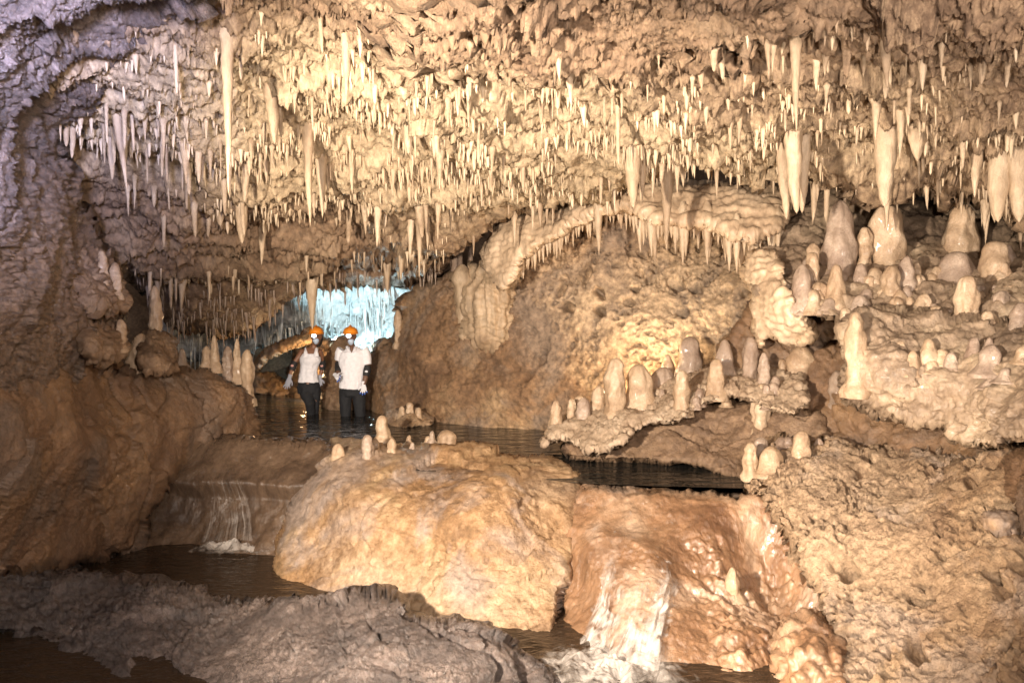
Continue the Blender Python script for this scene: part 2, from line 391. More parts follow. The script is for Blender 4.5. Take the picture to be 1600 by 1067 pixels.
def d_flow(a=.06, f=1.2, seed=0, flute=.03, ff=9):
    def g(p, n):
        d = a*fbm(p, f, 3, seed)+flute*(.8-ridge(p, ff, 2, seed+7, .45, (1,1,.10))*.5)+flute*.4*billow(p, ff*2.7, 2, seed+8, .5, (1,1,.12))
        return d+.012*fbm(p, 9, 3, seed+2)+.008*np.sin(p[:,2]*70+9*fbm(p,3,2,seed+4))+micro(p, .005, 20, seed)
    return g

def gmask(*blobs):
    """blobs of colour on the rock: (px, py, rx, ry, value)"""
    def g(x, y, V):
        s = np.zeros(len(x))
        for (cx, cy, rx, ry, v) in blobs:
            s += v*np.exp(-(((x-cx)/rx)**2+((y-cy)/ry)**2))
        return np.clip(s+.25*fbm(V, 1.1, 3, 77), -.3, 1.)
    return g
exec_parts = []
# ================================================================== THE CAVE
def d_ceil(p, n):
    w = fbm(p, .7, 3, 50)
    s = (p[:,2]+.30*w+.06*fbm(p, 3, 3, 51))/.40; fr = s-np.floor(s)
    m = sstep(-.35, .25, fbm(p, .9, 2, 52)); dm = sstep(-.45, .0, fbm(p, 1.2, 2, 54))
    d = .20*fbm(p, .8, 3, 53)+.13*(1-fr)**1.6*m+.035*fbm(p, 4, 3, 56, .6)
    d = d+drip(p, 3.6, .05, 58)*dm+drip(p, 9, .05, 59)*dm+drip(p, 16, .036, 60)*dm+drip(p, 27, .02, 64)*dm
    d = d+chip(p, 2.2, .05, 61, (1,1,1.6), .5)+chip(p, 8, .018, 63, (1,1,1.6))*(1-.6*dm)+cracks(p, 1.6, .08, 62, (1,1,1.6))+cracks(p, 5, .03, 65, (1,1,1.6))*(1-.6*dm)
    return d+micro(p, .009, 24, 57)

# far shell of the cave: everything that closes the gaps
tag(relief('cave_wall_far', [(-900,-300),(2500,-300),(2500,1300),(-900,1300)],
    [(-900,-300,21),(2500,-300,21),(800,500,24),(-900,1300,21),(2500,1300,21)], M_brown, step=14, rnd=(1,0), back=2, disp=d_rock(.6,.5,1), jit=0), kind='structure')
# main ceiling: a cream crust that breaks off along a ragged edge over a barer brown face
YL = ([-220,80,115,180,230,290,330,370,420,470,520,560,600,650,700,900,1850],[185,190,222,244,236,232,270,320,338,345,338,330,372,392,460,500,500])
def yline(x): return np.interp(x, *YL)
def ceil_step(x, y):
    q = np.c_[x/26., y/26., 0*x]; e = y-yline(x)-9*fbm(q, 1, 3, 301)
    e2 = np.hypot((x-930)/300., (y-20)/105.)-1+.25*fbm(q*.8, 1, 3, 302)
    return .38*sstep(-3, 9, e)-.16*sstep(.06, -.02, e2)
ceil_out = [(-220,-200),(1850,-200),(1850,330),(1700,345),(1610,335),(1540,318),(1480,300),(1400,285),(1330,290),(1250,272),(1180,262),(1100,258),(1000,263),
            (960,300),(900,318),(850,325),(790,335),(750,352),(715,372),(690,405),(650,416),(600,414),(560,416),(500,414),(455,414),(400,425),(330,440),(250,436),(200,424),(120,400),(-220,400)]
ceil_ctrl = [(-220,-200,3.2),(-220,150,5.6),(-220,400,7.6),(200,-200,3.6),(500,-200,3.6),(1000,-200,3.4),(1500,-200,3.1),(1850,-200,2.8),
             (250,0,4.9),(500,0,4.9),(900,0,4.6),(1300,0,4.3),(1600,0,4.0),(250,120,6.0),(500,100,5.9),(850,120,5.8),(1200,120,5.4),(1600,120,4.9),
             (150,220,7.0),(500,220,7.3),(850,220,7.2),(1150,200,6.5),(1400,200,6.3),(1700,200,5.5),(200,320,8.2),(500,300,8.4),(700,320,9.0),(850,300,8.6),(1000,260,7.7),(1200,262,7.5),(1400,270,7.2),(1620,320,6.9),
             (220,425,9.4),(400,420,9.9),(520,430,10.4),(600,425,10.6),(700,380,9.9)]
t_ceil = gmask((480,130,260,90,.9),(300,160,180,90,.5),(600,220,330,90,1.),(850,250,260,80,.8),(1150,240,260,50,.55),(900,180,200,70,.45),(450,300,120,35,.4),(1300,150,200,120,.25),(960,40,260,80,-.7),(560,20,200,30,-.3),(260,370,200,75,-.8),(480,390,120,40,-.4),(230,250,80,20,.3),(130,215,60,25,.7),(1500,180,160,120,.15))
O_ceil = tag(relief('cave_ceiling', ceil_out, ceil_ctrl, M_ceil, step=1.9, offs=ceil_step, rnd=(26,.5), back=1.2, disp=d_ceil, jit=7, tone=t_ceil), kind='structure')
# lower ceiling of the passage beyond
tag(relief('passage_ceiling', [(150,395),(720,365),(705,420),(640,452),(590,444),(530,448),(485,452),(458,462),(436,484),(408,508),(370,520),(320,522),(262,514),(240,470),(200,440)],
    [(150,395,11.6),(720,365,11.4),(690,430,11.6),(560,462,12.2),(450,480,12),(300,515,11.6),(300,440,10.9),(450,430,11.2)], M_brown, step=2.2, rnd=(16,.5), back=3, disp=lambda p,n: .5*d_ceil(p,n)-.05, jit=5,
    tone=gmask((380,470,140,60,.1))), kind='structure')
# blue lit ceiling far down the passage
tag(relief('far_passage_ceiling', [(250,470),(480,430),(660,420),(665,600),(600,620),(540,600),(505,545),(470,520),(420,530),(380,556),(330,565),(250,560)],
    [(250,480,15),(660,430,15.5),(480,445,14.6),(620,500,16),(560,470,15.4),(520,560,17.5),(640,600,17.8),(400,545,16),(300,555,16)], M_white, step=2., rnd=(8,.2), back=4,
    disp=d_flow(.25,.9,5,.09,4.)), kind='structure')
# walls of the far passage
tag(relief('far_rock_wall', [(452,640),(456,570),(470,535),(494,522),(518,526),(530,560),(530,660),(460,655)],
    [(456,640,14.2),(470,535,14.4),(520,540,13.8),(500,640,13.5)], M_brown, step=2, rnd=(10,.5), back=2, disp=d_rock(.16,1.2,71,1.2), jit=3), kind='structure')
# back wall with the ochre alcove
def d_back(p, n):
    a = d_rock(.11,.9,31,.75,.035,1.6)(p, n)+.6*holes(p, 6, .03, 36, .33)
    b = d_pit(.09,1.1,33,.13,8.,.35)(p, n)
    m = sstep(-.4, 1.2, p[:,0])*sstep(.35, 1.1, p[:,2])
    return a*(1-m)+b*m
tag(relief('back_rock_wall', [(576,560),(596,545),(618,522),(624,490),(630,462),(655,440),(700,426),(748,420),(778,392),(800,335),(860,300),(1260,300),(1320,420),(1330,760),(1000,745),(850,690),(690,672),(600,668),(576,660)],
    [(575,530,12.6),(590,660,11.95),(690,670,10.95),(640,430,12),(700,400,11.8),(760,480,11),(850,685,10.2),(900,560,10.3),(860,320,10.6),(1000,340,10.4),(1000,500,10.0),(1150,450,9.6),(1200,320,9.8),(1120,400,10.2),(1300,500,8.6),(1300,700,7.9),(1050,640,9.4)],
    M_back, step=2.2, rnd=(14,.4), back=2, disp=d_back, jit=5, tone=gmask((1080,470,130,90,1.),(960,500,120,80,.55),(860,430,110,80,.35),(690,590,150,110,-.5))), kind='structure')
def thing(label, cat, o, group=None): return tag(o, label, cat, group)
# flowstone fall that runs down the back wall
thing('pale flowstone curtain running down the back wall under the canopy', 'flowstone', relief('flowstone_curtain',
    [(712,440),(740,424),(772,408),(806,360),(826,380),(812,430),(800,470),(794,520),(778,556),(752,548),(730,520),(716,480)],
    [(716,450,11.25),(770,415,10.75),(815,380,10.45),(800,470,10.55),(780,545,10.62),(730,515,10.95),(755,475,10.78)], M_curtain, step=1.8, rnd=(46,.40), back=.8, disp=d_flow(.05,1.8,60,.13,4.5), jit=5))

# canopy
thing('broad cream flowstone canopy sloping above the ochre alcove, fringed with teeth', 'flowstone canopy', relief('flowstone_canopy',
    [(760,372),(795,332),(850,322),(905,302),(960,286),(1010,284),(1080,288),(1150,294),(1212,292),(1232,322),(1222,350),(1200,372),(1160,376),(1110,352),(1060,352),(1010,345),(985,325),(950,330),(905,345),(870,372),(835,392),(812,415),(800,442),(782,450),(765,430),(752,410)],
    [(760,380,10.2),(800,340,10.1),(790,440,9.7),(870,330,9.7),(860,370,9.3),(960,290,9.4),(950,330,8.9),(1080,290,9.0),(1080,345,8.5),(1210,295,8.7),(1200,365,8.1),(1010,340,8.7)],
    M_flow, step=2., rnd=(14,.3), back=1.2, disp=d_flow(.06,1.4,62,.05,5), jit=3))
# recess behind the ledges on the other side, shade put into a darker colour
tag(relief('recess_rock_wall', [(1130,470),(1330,470),(1700,560),(1800,600),(1800,900),(1150,860),(1100,760)],
    [(1130,480,8.7),(1330,480,8.2),(1400,680,7.1),(1150,700,8.3),(1150,850,8),(1700,600,6.6),(1800,900,4.8),(1600,700,6.2)], M_mud, step=3, rnd=(10,.2), back=1, disp=d_rock(.12,1.1,81,1.2)), kind='structure')
# the tall mound of stalagmites
def d_mound(p, n):
    s = (p[:,2]+.14*fbm(p,1.2,3,91))/.12; fr = s-np.floor(s)
    return .10*fbm(p,1.1,3,90)+.028*np.sqrt(1-fr)*sstep(-.2,.3,fbm(p,1.7,2,93))+.035*fbm(p,5,4,92,.55)+chip(p,6,.02,95)+.02*billow(p,9,3,94,.5,(1,1,.3))+micro(p,.004,28,96)
thing('high flowstone mound crowded with stalagmites, its lip overhanging a dark hollow', 'flowstone mound', relief('flowstone_mound',
    [(1172,398),(1200,372),(1232,340),(1268,305),(1310,286),(1370,282),(1440,292),(1510,312),(1570,328),(1640,330),(1760,330),(1800,560),(1600,560),(1400,545),(1330,525),(1312,502),(1275,492),(1240,486),(1205,478),(1185,460),(1178,430)],
    [(1175,410,8.2),(1270,310,9.0),(1370,285,9.3),(1570,330,8.6),(1760,340,7.4),(1240,482,7.3),(1310,498,7.0),(1200,465,7.6),(1300,420,7.7),(1300,360,8.4),(1450,440,7.2),(1450,350,8.4),(1600,450,6.6),(1780,550,5.2),(1500,530,6.4),(1350,520,6.8)],
    M_mound, step=2., rnd=(10,.25), back=1., disp=d_mound, jit=3))
# knobbly drip curtain at the end of that mound
thing('knobbly cream drip curtain hanging at the end of the high mound', 'flowstone', relief('drip_curtain',
    [(1165,400),(1190,388),(1215,400),(1225,440),(1240,480),(1262,500),(1275,520),(1262,545),(1245,528),(1228,540),(1205,520),(1190,545),(1178,520),(1180,470),(1164,440)],
    [(1165,410,8.0),(1215,400,7.75),(1270,520,7.35),(1240,490,7.25),(1190,530,7.9),(1200,450,7.6)], M_flow, step=2., rnd=(14,.2), back=.5, disp=d_flow(.05,2,64,.045,6), jit=4))
# lower shelf
thing('wide lower shelf of rough flowstone with a ragged pale underside', 'rock shelf', relief('rock_shelf',
    [(1318,500),(1345,482),(1420,478),(1520,492),(1600,498),(1800,500),(1800,690),(1640,672),(1580,690),(1530,702),(1490,690),(1480,668),(1430,662),(1390,652),(1350,640),(1318,632),(1312,600),(1326,560)],
    [(1318,510,6.7),(1330,600,6.5),(1325,630,6.6),(1420,490,6.7),(1420,600,6.1),(1450,660,6.25),(1600,500,6.0),(1600,600,5.4),(1800,520,5.0),(1800,680,4.6),(1520,690,5.8)],
    M_mound, step=2., rnd=(10,.25), back=.9, disp=lambda p,n: d_mound(p,n)*1.+d_pit(.0,1.4,95,.045,12,.3)(p,n)*sstep(.95,.8,p[:,2]+.1*fbm(p,3,2,96)), jit=5))
# middle ledge: dark base with a pale crust on top
thing('dark undercut rock standing in the pool beneath the pale crust', 'rock', relief('undercut_rock',
    [(866,694),(900,686),(960,680),(1010,664),(1090,640),(1160,622),(1240,620),(1300,660),(1290,740),(1180,760),(1150,752),(1100,728),(1000,722),(900,722)],
    [(870,700,8.2),(1000,700,8.0),(1100,650,8.2),(1100,725,7.7),(1240,640,7.8),(1290,730,7.2),(1160,745,7.4)], M_brown, step=2.2, rnd=(10,.3), back=1, disp=d_rock(.1,1.6,41,1.3), jit=3))
thing('pale crusted ledge with a ragged lip carrying short stalagmites above the pool', 'rock ledge', relief('rock_ledge',
    [(845,692),(852,672),(880,652),(930,636),(985,616),(1010,600),(1060,582),(1110,575),(1160,568),(1215,572),(1262,590),(1270,630),(1235,650),(1190,634),(1150,616),(1120,622),(1085,640),(1062,660),(1040,664),(1010,660),(985,678),(960,698),(935,712),(915,704),(895,690),(870,688),(855,700)],
    [(848,690,8.1),(880,655,8.6),(930,706,7.7),(950,650,8.2),(1010,605,8.7),(1050,655,7.7),(1100,580,8.6),(1110,615,7.9),(1200,575,8.2),(1230,640,7.3),(1180,625,7.6)],
    M_crust, step=1.8, rnd=(9,.2), back=.9, disp=lambda p,n: d_pit(.05,2.2,43,.035,13,.2)(p,n)+.03*billow(p,5,3,44), jit=5, tone=None))
# near left wall (cool light)
t0 = None
def d_left(p, n):
    return d_rock(.20,.85,21,1.25,.07,2.4,1.)(p,n)+.026*fbm(p,8,4,27,.7)
tag(relief('cave_wall_near', [(-400,-300),(340,-300),(330,-40),(262,30),(205,80),(170,125),(130,185),(84,206),(92,262),(112,300),(128,345),(150,385),(176,420),(190,470),(184,530),(190,600),(120,660),(-400,700)],
    [(-400,-300,2.2),(300,-300,3.0),(300,-20,4.6),(200,60,5.2),(100,190,6.3),(0,0,4.0),(-400,300,3.0),(0,300,4.9),(110,330,6.9),(0,450,5.2),(100,450,6.6),(185,480,7.9),(180,590,8.0),(0,600,5.8),(-400,700,3.8)],
    M_grey, step=2.2, rnd=(26,.5), back=1.5, disp=d_left, jit=6, tone=gmask((20,520,170,150,1.),(110,360,60,110,.9),(60,420,120,60,.5))), kind='structure')
def rockblob(name, label, outline, ctrl, mat, a=.07, f=2, seed=0, **k):
    return thing(label, k.pop('cat', 'rock'), relief(name, outline, ctrl, mat, step=k.pop('step', 2.), rnd=k.pop('rnd', (18,.3)), back=k.pop('back', .5), disp=k.pop('disp', None) or d_rock(a,f,seed,1.2,.03), jit=k.pop('jit', 4), **k))
rockblob('rock_outcrop', 'fluted tan rock outcrop jutting from the lilac wall above the dark hollow',
    [(92,430),(120,372),(148,385),(175,402),(196,450),(202,482),(172,494),(130,482),(108,470)], [(95,430,6.9),(150,390,7.4),(200,470,7.6),(150,470,7.0)], M_brown, .09, 2.2, 101)
rockblob('rock_outcrop', 'folded brown rock lump under the fluted outcrop, beside the leaning stalagmite',
    [(108,505),(150,496),(190,502),(200,535),(192,566),(150,566),(115,545)], [(110,510,7.0),(195,505,7.6),(195,560,7.5),(150,530,6.9)], M_brown, .09, 2.6, 103)
rockblob('rock_outcrop', 'rounded brown rock at the foot of the tall thin column',
    [(205,560),(212,520),(240,512),(268,522),(282,560),(270,582),(220,585)], [(205,560,8.2),(240,515,8.6),(280,560,8.6),(240,560,8.1)], M_brown, .07, 2.4, 105)
# left bank
thing('massive brown clay bank sloping down to the two pools', 'rock bank', relief('rock_bank',
    [(-400,585),(-100,575),(0,568),(60,572),(130,566),(190,572),(250,576),(290,566),(320,574),(352,590),(388,604),(404,648),(396,684),(368,697),(330,704),(296,722),(262,758),(240,800),(228,850),(214,872),(180,874),(120,878),(60,890),(0,900),(-400,1000)],
    [(-400,600,3.6),(0,572,5.9),(130,570,7.4),(250,578,8.8),(320,586,9.2),(390,615,9.5),(395,670,9.7),(330,700,9.0),(290,660,8.6),(240,800,8.2),(210,868,7.95),(0,895,6.0),(-400,950,3.4),(0,700,5.6),(120,700,6.9),(120,800,7.1),(200,680,7.7)],
    M_mud, step=2.2, rnd=(16,.4), back=1.2, disp=d_rock(.16,.8,11,.75,.05,1.2), jit=5))
# left cascade
def d_casc(p, n): return .07*fbm(p,1.3,3,120)+.03*billow(p,4,2,121,.5,(1,1,.2))+.010*fbm(p,7,4,122,.6)+.15*sstep(-.50,-.40,p[:,2]+.04*fbm(p,2,2,126))+.05*sstep(.3,0,np.abs(p[:,2]+.42+.05*fbm(p,2,2,4)))
thing('wet brown flowstone step where the upper pool spills over', 'cascade rock', relief('cascade_step',
    [(205,880),(228,838),(238,790),(262,748),(300,715),(340,702),(420,704),(520,708),(530,760),(480,860),(450,940),(330,935),(220,930)],
    [(215,870,8.1),(240,790,8.7),(300,718,9.0),(420,706,8.9),(520,710,8.7),(430,760,8.55),(340,800,8.45),(440,840,8.1),(300,850,8.3),(300,920,7.9),(440,930,7.5)], M_wetbrown, step=2.2, rnd=(10,.3), back=1., disp=d_casc, jit=2))
# right cascade
def d_casc2(p, n):
    b = np.exp(-(((p[:,0]-.93)/.34)**2+((p[:,2]+.62)/.26)**2))
    rt = sstep(1.25,1.7,p[:,0])*sstep(-.25,-.5,p[:,2])
    return .07*fbm(p,1.3,3,130)+.024*billow(p,4,2,131,.5,(1,1,.12))+.014*billow(p,14,2,134,.5,(1,1,.06))+.006*fbm(p,7,3,132,.6)+micro(p,.004,18,135)+.26*np.minimum(1.2*b,.8)+rt*(.12*(billow(p,5,3,133)-.25)+chip(p,6,.03,136))-.30*np.exp(-(((p[:,0]-2.08)/.22)**2+((p[:,2]+.52)/.24)**2))
thing('wide orange flowstone face with rushing water beside the big boulder', 'cascade rock', relief('wet_flowstone',
    [(850,1100),(872,1000),(880,900),(896,800),(900,764),(960,762),(1050,768),(1120,769),(1165,770),(1215,776),(1262,806),(1296,860),(1280,925),(1320,980),(1340,1040),(1340,1140),(1100,1160)],
    [(860,1090,5.5),(885,900,6.7),(900,768,7.2),(1050,770,7.0),(1185,766,6.9),(1260,810,6.7),(1000,850,6.65),(1000,950,6.15),(1000,1050,5.55),(1150,900,6.35),(1150,1050,5.45),(1300,950,5.9),(1330,1100,5.0),(1100,1150,5.0),(1230,850,6.5)],
    M_orange, step=2., rnd=(16,.3), back=1., disp=d_casc2, jit=6))
# central boulder
def d_bould(p, n):
    m = sstep(-.25,.25,fbm(p,1.3,2,145))
    return d_rock(.12,.75,141,.45,.016,.9)(p,n)+m*(holes(p,8,.03,146,.3,(1,1,.7))+.010*fbm(p,9,3,148,.65))
thing('huge ochre boulder between the two cascades, flat topped with stubby stalagmites', 'boulder', relief('boulder',
    [(424,900),(427,848),(442,818),(470,770),(492,732),(506,700),(520,686),(548,684),(580,690),(630,700),(690,700),(730,696),(762,690),(790,704),(830,706),(862,706),(892,722),(912,746),(908,790),(897,850),(886,930),(874,1000),(868,1060),(800,1090),(650,1060),(520,1010),(440,950)],
    [(426,900,7.3),(450,810,7.9),(506,705,8.7),(560,690,8.8),(640,702,8.5),(760,694,8.6),(860,708,8.1),(905,745,7.5),(640,745,7.45),(780,750,7.2),(520,760,7.6),(640,860,6.85),(790,860,6.6),(895,860,6.75),(640,990,6.35),(820,1000,5.95),(480,930,6.95),(800,1085,5.7)],
    M_bould, step=2.2, rnd=(18,.35), back=1.0, disp=d_bould, jit=2, tone=gmask((560,800,90,70,.15),(700,950,160,60,.5),(850,760,50,40,.4),(560,900,60,40,.6),(520,700,60,25,.8),(700,780,120,50,-.1))))
# right bank
thing('pitted pale rock bank covered in holes and popcorn crust beside the orange cascade', 'rock bank', relief('pitted_bank',
    [(1156,745),(1160,715),(1182,690),(1225,668),(1260,690),(1300,684),(1345,705),(1400,704),(1450,690),(1500,712),(1560,700),(1640,690),(1800,690),(1800,1200),(1330,1200),(1310,1080),(1306,1000),(1290,945),(1252,880),(1218,830),(1192,790),(1165,765)],
    [(1160,740,7.0),(1225,675,7.4),(1345,710,7.0),(1450,700,6.7),(1640,700,5.8),(1800,700,5.0),(1250,800,6.3),(1300,950,5.6),(1320,1100,4.9),(1400,850,5.7),(1500,800,5.6),(1600,900,4.8),(1500,1050,4.6),(1800,1000,3.6),(1800,1200,3.2),(1400,1200,4.3)],
    M_pit, step=2., rnd=(14,.3), back=1., disp=d_pit(.10,1.2,151,.14,9.5,.4), jit=5, tone=gmask((1350,850,220,180,.7),(1560,800,110,160,-.6))))  # negative blob: shadow on that side put into the rock colour
rockblob('fallen_rock', 'squat tan rock lying in a dark gap high on the pitted bank', [(1462,722),(1490,708),(1520,730),(1512,760),(1478,765)], [(1462,740,6.4),(1520,740,6.1),(1490,740,6.1)], M_pit, .05, 3, 161)
rockblob('fallen_rock', 'rust brown rounded rock at the edge of the pitted bank under the shelf', [(1555,735),(1580,700),(1680,690),(1700,830),(1600,850),(1562,800)], [(1555,760,5.6),(1690,700,5.0),(1690,830,4.7),(1620,770,4.8)], M_mud, .06, 2, 163)
rockblob('fallen_rock', 'angular ochre rock wedged on the shaded side of the pitted bank', [(1520,815),(1550,790),(1590,800),(1596,830),(1566,838)], [(1520,815,5.4),(1590,800,5.1),(1590,835,5.0),(1555,815,5.1)], M_gold, .03, 4, 165)
# wet orange knobs at the foot of the right cascade
rockblob('flowstone_hump', 'knobbly glossy orange flowstone hump at the foot of the cascade face', [(1190,1010),(1215,980),(1250,955),(1292,950),(1318,985),(1330,1060),(1320,1110),(1200,1110)], [(1190,1030,5.5),(1290,955,5.6),(1330,1100,4.9),(1250,1030,5.15)], M_orange, .05, 3, 167,
    disp=lambda p,n: .06*fbm(p,2,3,168)+.09*(billow(p,5.5,3,169)-.3))
# foreground bar
def d_fg(p, n): return d_rock(.13,.9,171,.7,.05,1.5)(p,n)+.012*fbm(p,8,3,174,.6)
thing('dark lilac rock bar across the near edge of the lower pool', 'rock bar', relief('rock_bar',
    [(-300,880),(0,872),(50,866),(110,872),(160,885),(250,908),(330,926),(400,944),(440,938),(475,952),(520,942),(555,936),(600,928),(632,936),(645,956),(700,962),(745,972),(800,1010),(840,1046),(880,1100),(900,1200),(700,1300),(300,1300),(215,1090),(150,1045),(70,1008),(0,990),(-300,960)],
    [(-300,880,4.9),(0,875,6.35),(0,985,5.9),(160,890,6.6),(200,1070,5.3),(250,980,5.8),(400,946,6.1),(470,1000,5.3),(600,935,5.5),(640,1060,4.6),(800,1015,5.25),(860,1080,5.1),(700,1290,3.9),(300,1290,4.2),(900,1200,4.6)],
    M_fg, step=2.2, rnd=(14,.3), back=.7, disp=d_fg, jit=4))
# greenish rock between the two cavers, and the islet
rockblob('rock_pillar', 'mossy looking rock pillar standing between the two cavers', [(497,660),(498,600),(505,560),(520,535),(540,530),(556,545),(560,660)], [(500,650,12.5),(520,540,12.9),(555,560,12.7),(530,620,12.3)], M_brown, .08, 2, 175)
rockblob('rock_pillar', 'dark brown rock pillar at the shoulder of the man, under the blue lit ceiling', [(560,662),(562,590),(572,556),(588,536),(606,522),(622,530),(630,600),(628,664)], [(565,660,12.5),(575,560,12.8),(610,530,12.6),(625,660,12.2),(595,600,12.3)], M_brown, .09, 1.8, 183)
rockblob('rock_islet', 'small tan rock islet with fused stubs in the upper pool', [(604,668),(606,648),(622,636),(640,630),(656,640),(674,648),(676,664),(640,672)], [(604,660,10.9),(640,632,11.1),(676,660,10.8),(640,662,10.5)], M_pit, .04, 5, 177, rnd=(10,.15))
rockblob('sunlit_rock', 'bright warm lit rock tumble at the water line far down the passage', [(392,616),(396,588),(412,580),(440,590),(456,600),(460,618)], [(392,610,14.6),(412,584,15.2),(458,605,14.6)], M_gold, .08, 3, 179, rnd=(8,.3))
rockblob('rock_arch', 'ochre rock arch leaning across the far passage behind the woman', [(388,580),(400,560),(424,544),(455,524),(488,508),(502,512),(496,530),(474,540),(448,548),(422,560),(404,578)], [(392,566,14.6),(455,520,13.9),(495,510,13.6),(440,550,13.9)], M_gold, .08, 2.5, 181, rnd=(10,.3))
# floor and water
def sheet(name, poly, z, mat, kind='structure'):
    bm = bmesh.new(); bm.faces.new([bm.verts.new((x, y, z)) for x, y in poly]); bmesh.ops.recalc_face_normals(bm, faces=bm.faces)
    for f in bm.faces:
        if f.normal.z < 0: f.normal_flip()
    me = bpy.data.meshes.new(name); bm.to_mesh(me); bm.free(); me.materials.append(mat)
    o = bpy.data.objects.new(name, me); COL.objects.link(o); return tag(o, kind=kind)
sheet('cave_floor', [(-14,-3),(14,-3),(14,26),(-14,26)], -1.35, M_mud)
sheet('upper_pool_bed', [(-6,9.4),(-2.1,9.1),(-1.8,8.4),(.4,7.6),(.7,7.4),(2.3,7.3),(5,7.3),(5,23),(-6,23)], -.55, M_mud)
sheet('upper_pool_water', [(-6,9.05),(-3.5,9.0),(-2.0,8.9),(-1.7,8.0),(.3,7.35),(.58,7.2),(1.4,7.05),(2.2,6.98),(5,6.9),(5,23),(-6,23)], 0, M_water)
sheet('lower_pool_water', [(-7,3.2),(.2,3.2),(2.6,4.2),(2.6,6.6),(-1.2,7.6),(-1.5,8.8),(-7,8.8)], -.9, M_water2)

# ------------------------------------------------------------------ stalactites and stalagmites
def lathe(prof, seg=16, noise=.06, nf=6., seed=0, bend=(0,0), zr=None):
    """prof: (n,2) of z, r.  returns V, faces"""
    prof = np.array(prof, float); n = len(prof)
    th = np.arange(seg)*2*math.pi/seg
    zz = np.repeat(prof[:,0], seg); rr = np.repeat(prof[:,1], seg); tt = np.tile(th, n)
    V = np.stack([rr*np.cos(tt), rr*np.sin(tt), zz], 1)
    L = abs(prof[-1,0]-prof[0,0]); R = prof[:,1].max()
    q = np.stack([np.cos(tt)*.9, np.sin(tt)*.9, zz/max(R*2.2, 1e-3)], 1)+seed*3.1
    k = 1+noise*1.6*fbm(q, 1.1, 3, seed)
    k = k+noise*.35*np.sin(zz/max(R,1e-3)*5+seed+2*fbm(q,.7,2,seed+5))+noise*.5*fbm(q*3.3, 1, 2, seed+9)
    V[:,0] *= k; V[:,1] *= k
    s = np.clip((zz-prof[0,0])/(prof[-1,0]-prof[0,0]), 0, 1)
    V[:,0] += bend[0]*s**1.5+.10*R*fbm(np.stack([zz/(R*5), zz*0+seed, zz*0], 1), 1, 2, 3)
    V[:,1] += bend[1]*s**1.5
    i = np.arange(n-1)[:,None]*seg; j = np.arange(seg)[None]; j2 = (j+1) % seg
    Fq = np.stack([i+j, i+j2, i+seg+j2, i+seg+j], -1).reshape(-1, 4)
    flip = prof[-1,0] < prof[0,0]
    if flip: Fq = Fq[:,::-1]
    V = np.concatenate([V, V[-seg:].mean(0, keepdims=True)])
    last = (n-1)*seg; jj = np.arange(seg)
    Ft = np.stack([last+jj, last+(jj+1) % seg, np.full(seg, n*seg)], 1)
    if flip: Ft = Ft[:,::-1]
    return V, Fq, Ft
def tite_prof(L, R, kind=0, n=22):
    """hanging from z=+.08L down to z=-L"""
    t = np.linspace(0, 1, n)**1.15
    if kind == 0: r = (1-t)**.8*.9+.10*np.sqrt(np.clip(1-t, 0, 1))
    elif kind == 1: r = np.clip(1.0+.08*np.sin(t*7)-.25*t, 0, 2)*np.clip((1-t)*3.2, 0, 1)**.55     # fat carrot
    else: r = (.55*(1-t)**.3+.12)*np.clip((1-t)*9, 0, 1)**.5                                             # straw
    up = min(.40*L, .22); t0 = up/(L+up)
    z = up-(L+up)*t
    tb = np.clip((t-t0*.55)/(1-t0*.55), 0, 1); r = np.interp(tb, t, r)
    root = np.clip(t/(t0*.55), 0, 1); flare = 1+.30*np.exp(-((t-t0*.9)/.07)**2)
    return np.c_[z, r*R*(.25+.75*root**.8)*flare]
def mite_prof(H, R, kind=0, n=22):
    t = np.linspace(0, 1, n)
    if kind == 0: r = (1-.30*t)*np.sqrt(np.clip(1-((t-.62)/.38).clip(0)**2.3, 0, 1))   # bullet
    elif kind == 1: r = (1-.62*t**1.1)*np.sqrt(np.clip(1-((t-.75)/.25).clip(0)**2, 0, 1))             # cone
    elif kind == 2: r = (1-.08*np.sin(t*9))*np.sqrt(np.clip(1-((t-.7)/.3).clip(0)**2.2, 0, 1))*(1-.1*t)  # finger
    else: r = np.sqrt(np.clip(1-t**2.2, 0, 1))                                            # dome
    r = r*(1+.28*np.exp(-t*9))
    return np.c_[np.r_[-.13*H, -.06*H, H*t], np.r_[r[0]*1.1, r[0]*1.06, r]*R]
def px_scale(p): return float(p[1])/F*1.0
cnt = 0
def formation(name, V, Fq, Ft, loc, mat, label, cat, group=None):
    o = mesh_obj(name, V, [Fq, Ft], mat); o.location = loc
    return tag(o, label, cat, group)
def nearest_mass(x, y, names):
    best = None
    for nme in names:
        M = MASS[nme]
        c = int(round((x-M.x0)/M.step)); r = int(round((y-M.y0)/M.step)); H, W = M.idx.shape
        if 0 <= r < H and 0 <= c < W and M.idx[r,c] >= 0:
            p = M.V[M.idx[r,c]]
            if best is None or p[1] < best[1]: best = p
    if best is None: best = at(MASS[names[0]], x, y)
    return best
def hang(x, y0, x1, y1, w, label, kind=0, mass=('cave_ceiling',), mat=None, group=None, push=0.):
    global cnt; cnt += 1
    p = nearest_mass(x, y0+8, mass); Y = p[1]+.5*w*p[1]/F*.5+push
    p = P(x, y0, Y); s = Y/F; L = (y1-y0)*s; R = w*s*.56
    V, Fq, Ft = lathe(tite_prof(L, R, kind, 34), 16, .13, seed=cnt, bend=((x1-x)*s, 0))
    return formation('stalactite', V, Fq, Ft, p, mat or M_tite, label, 'stalactite', group)
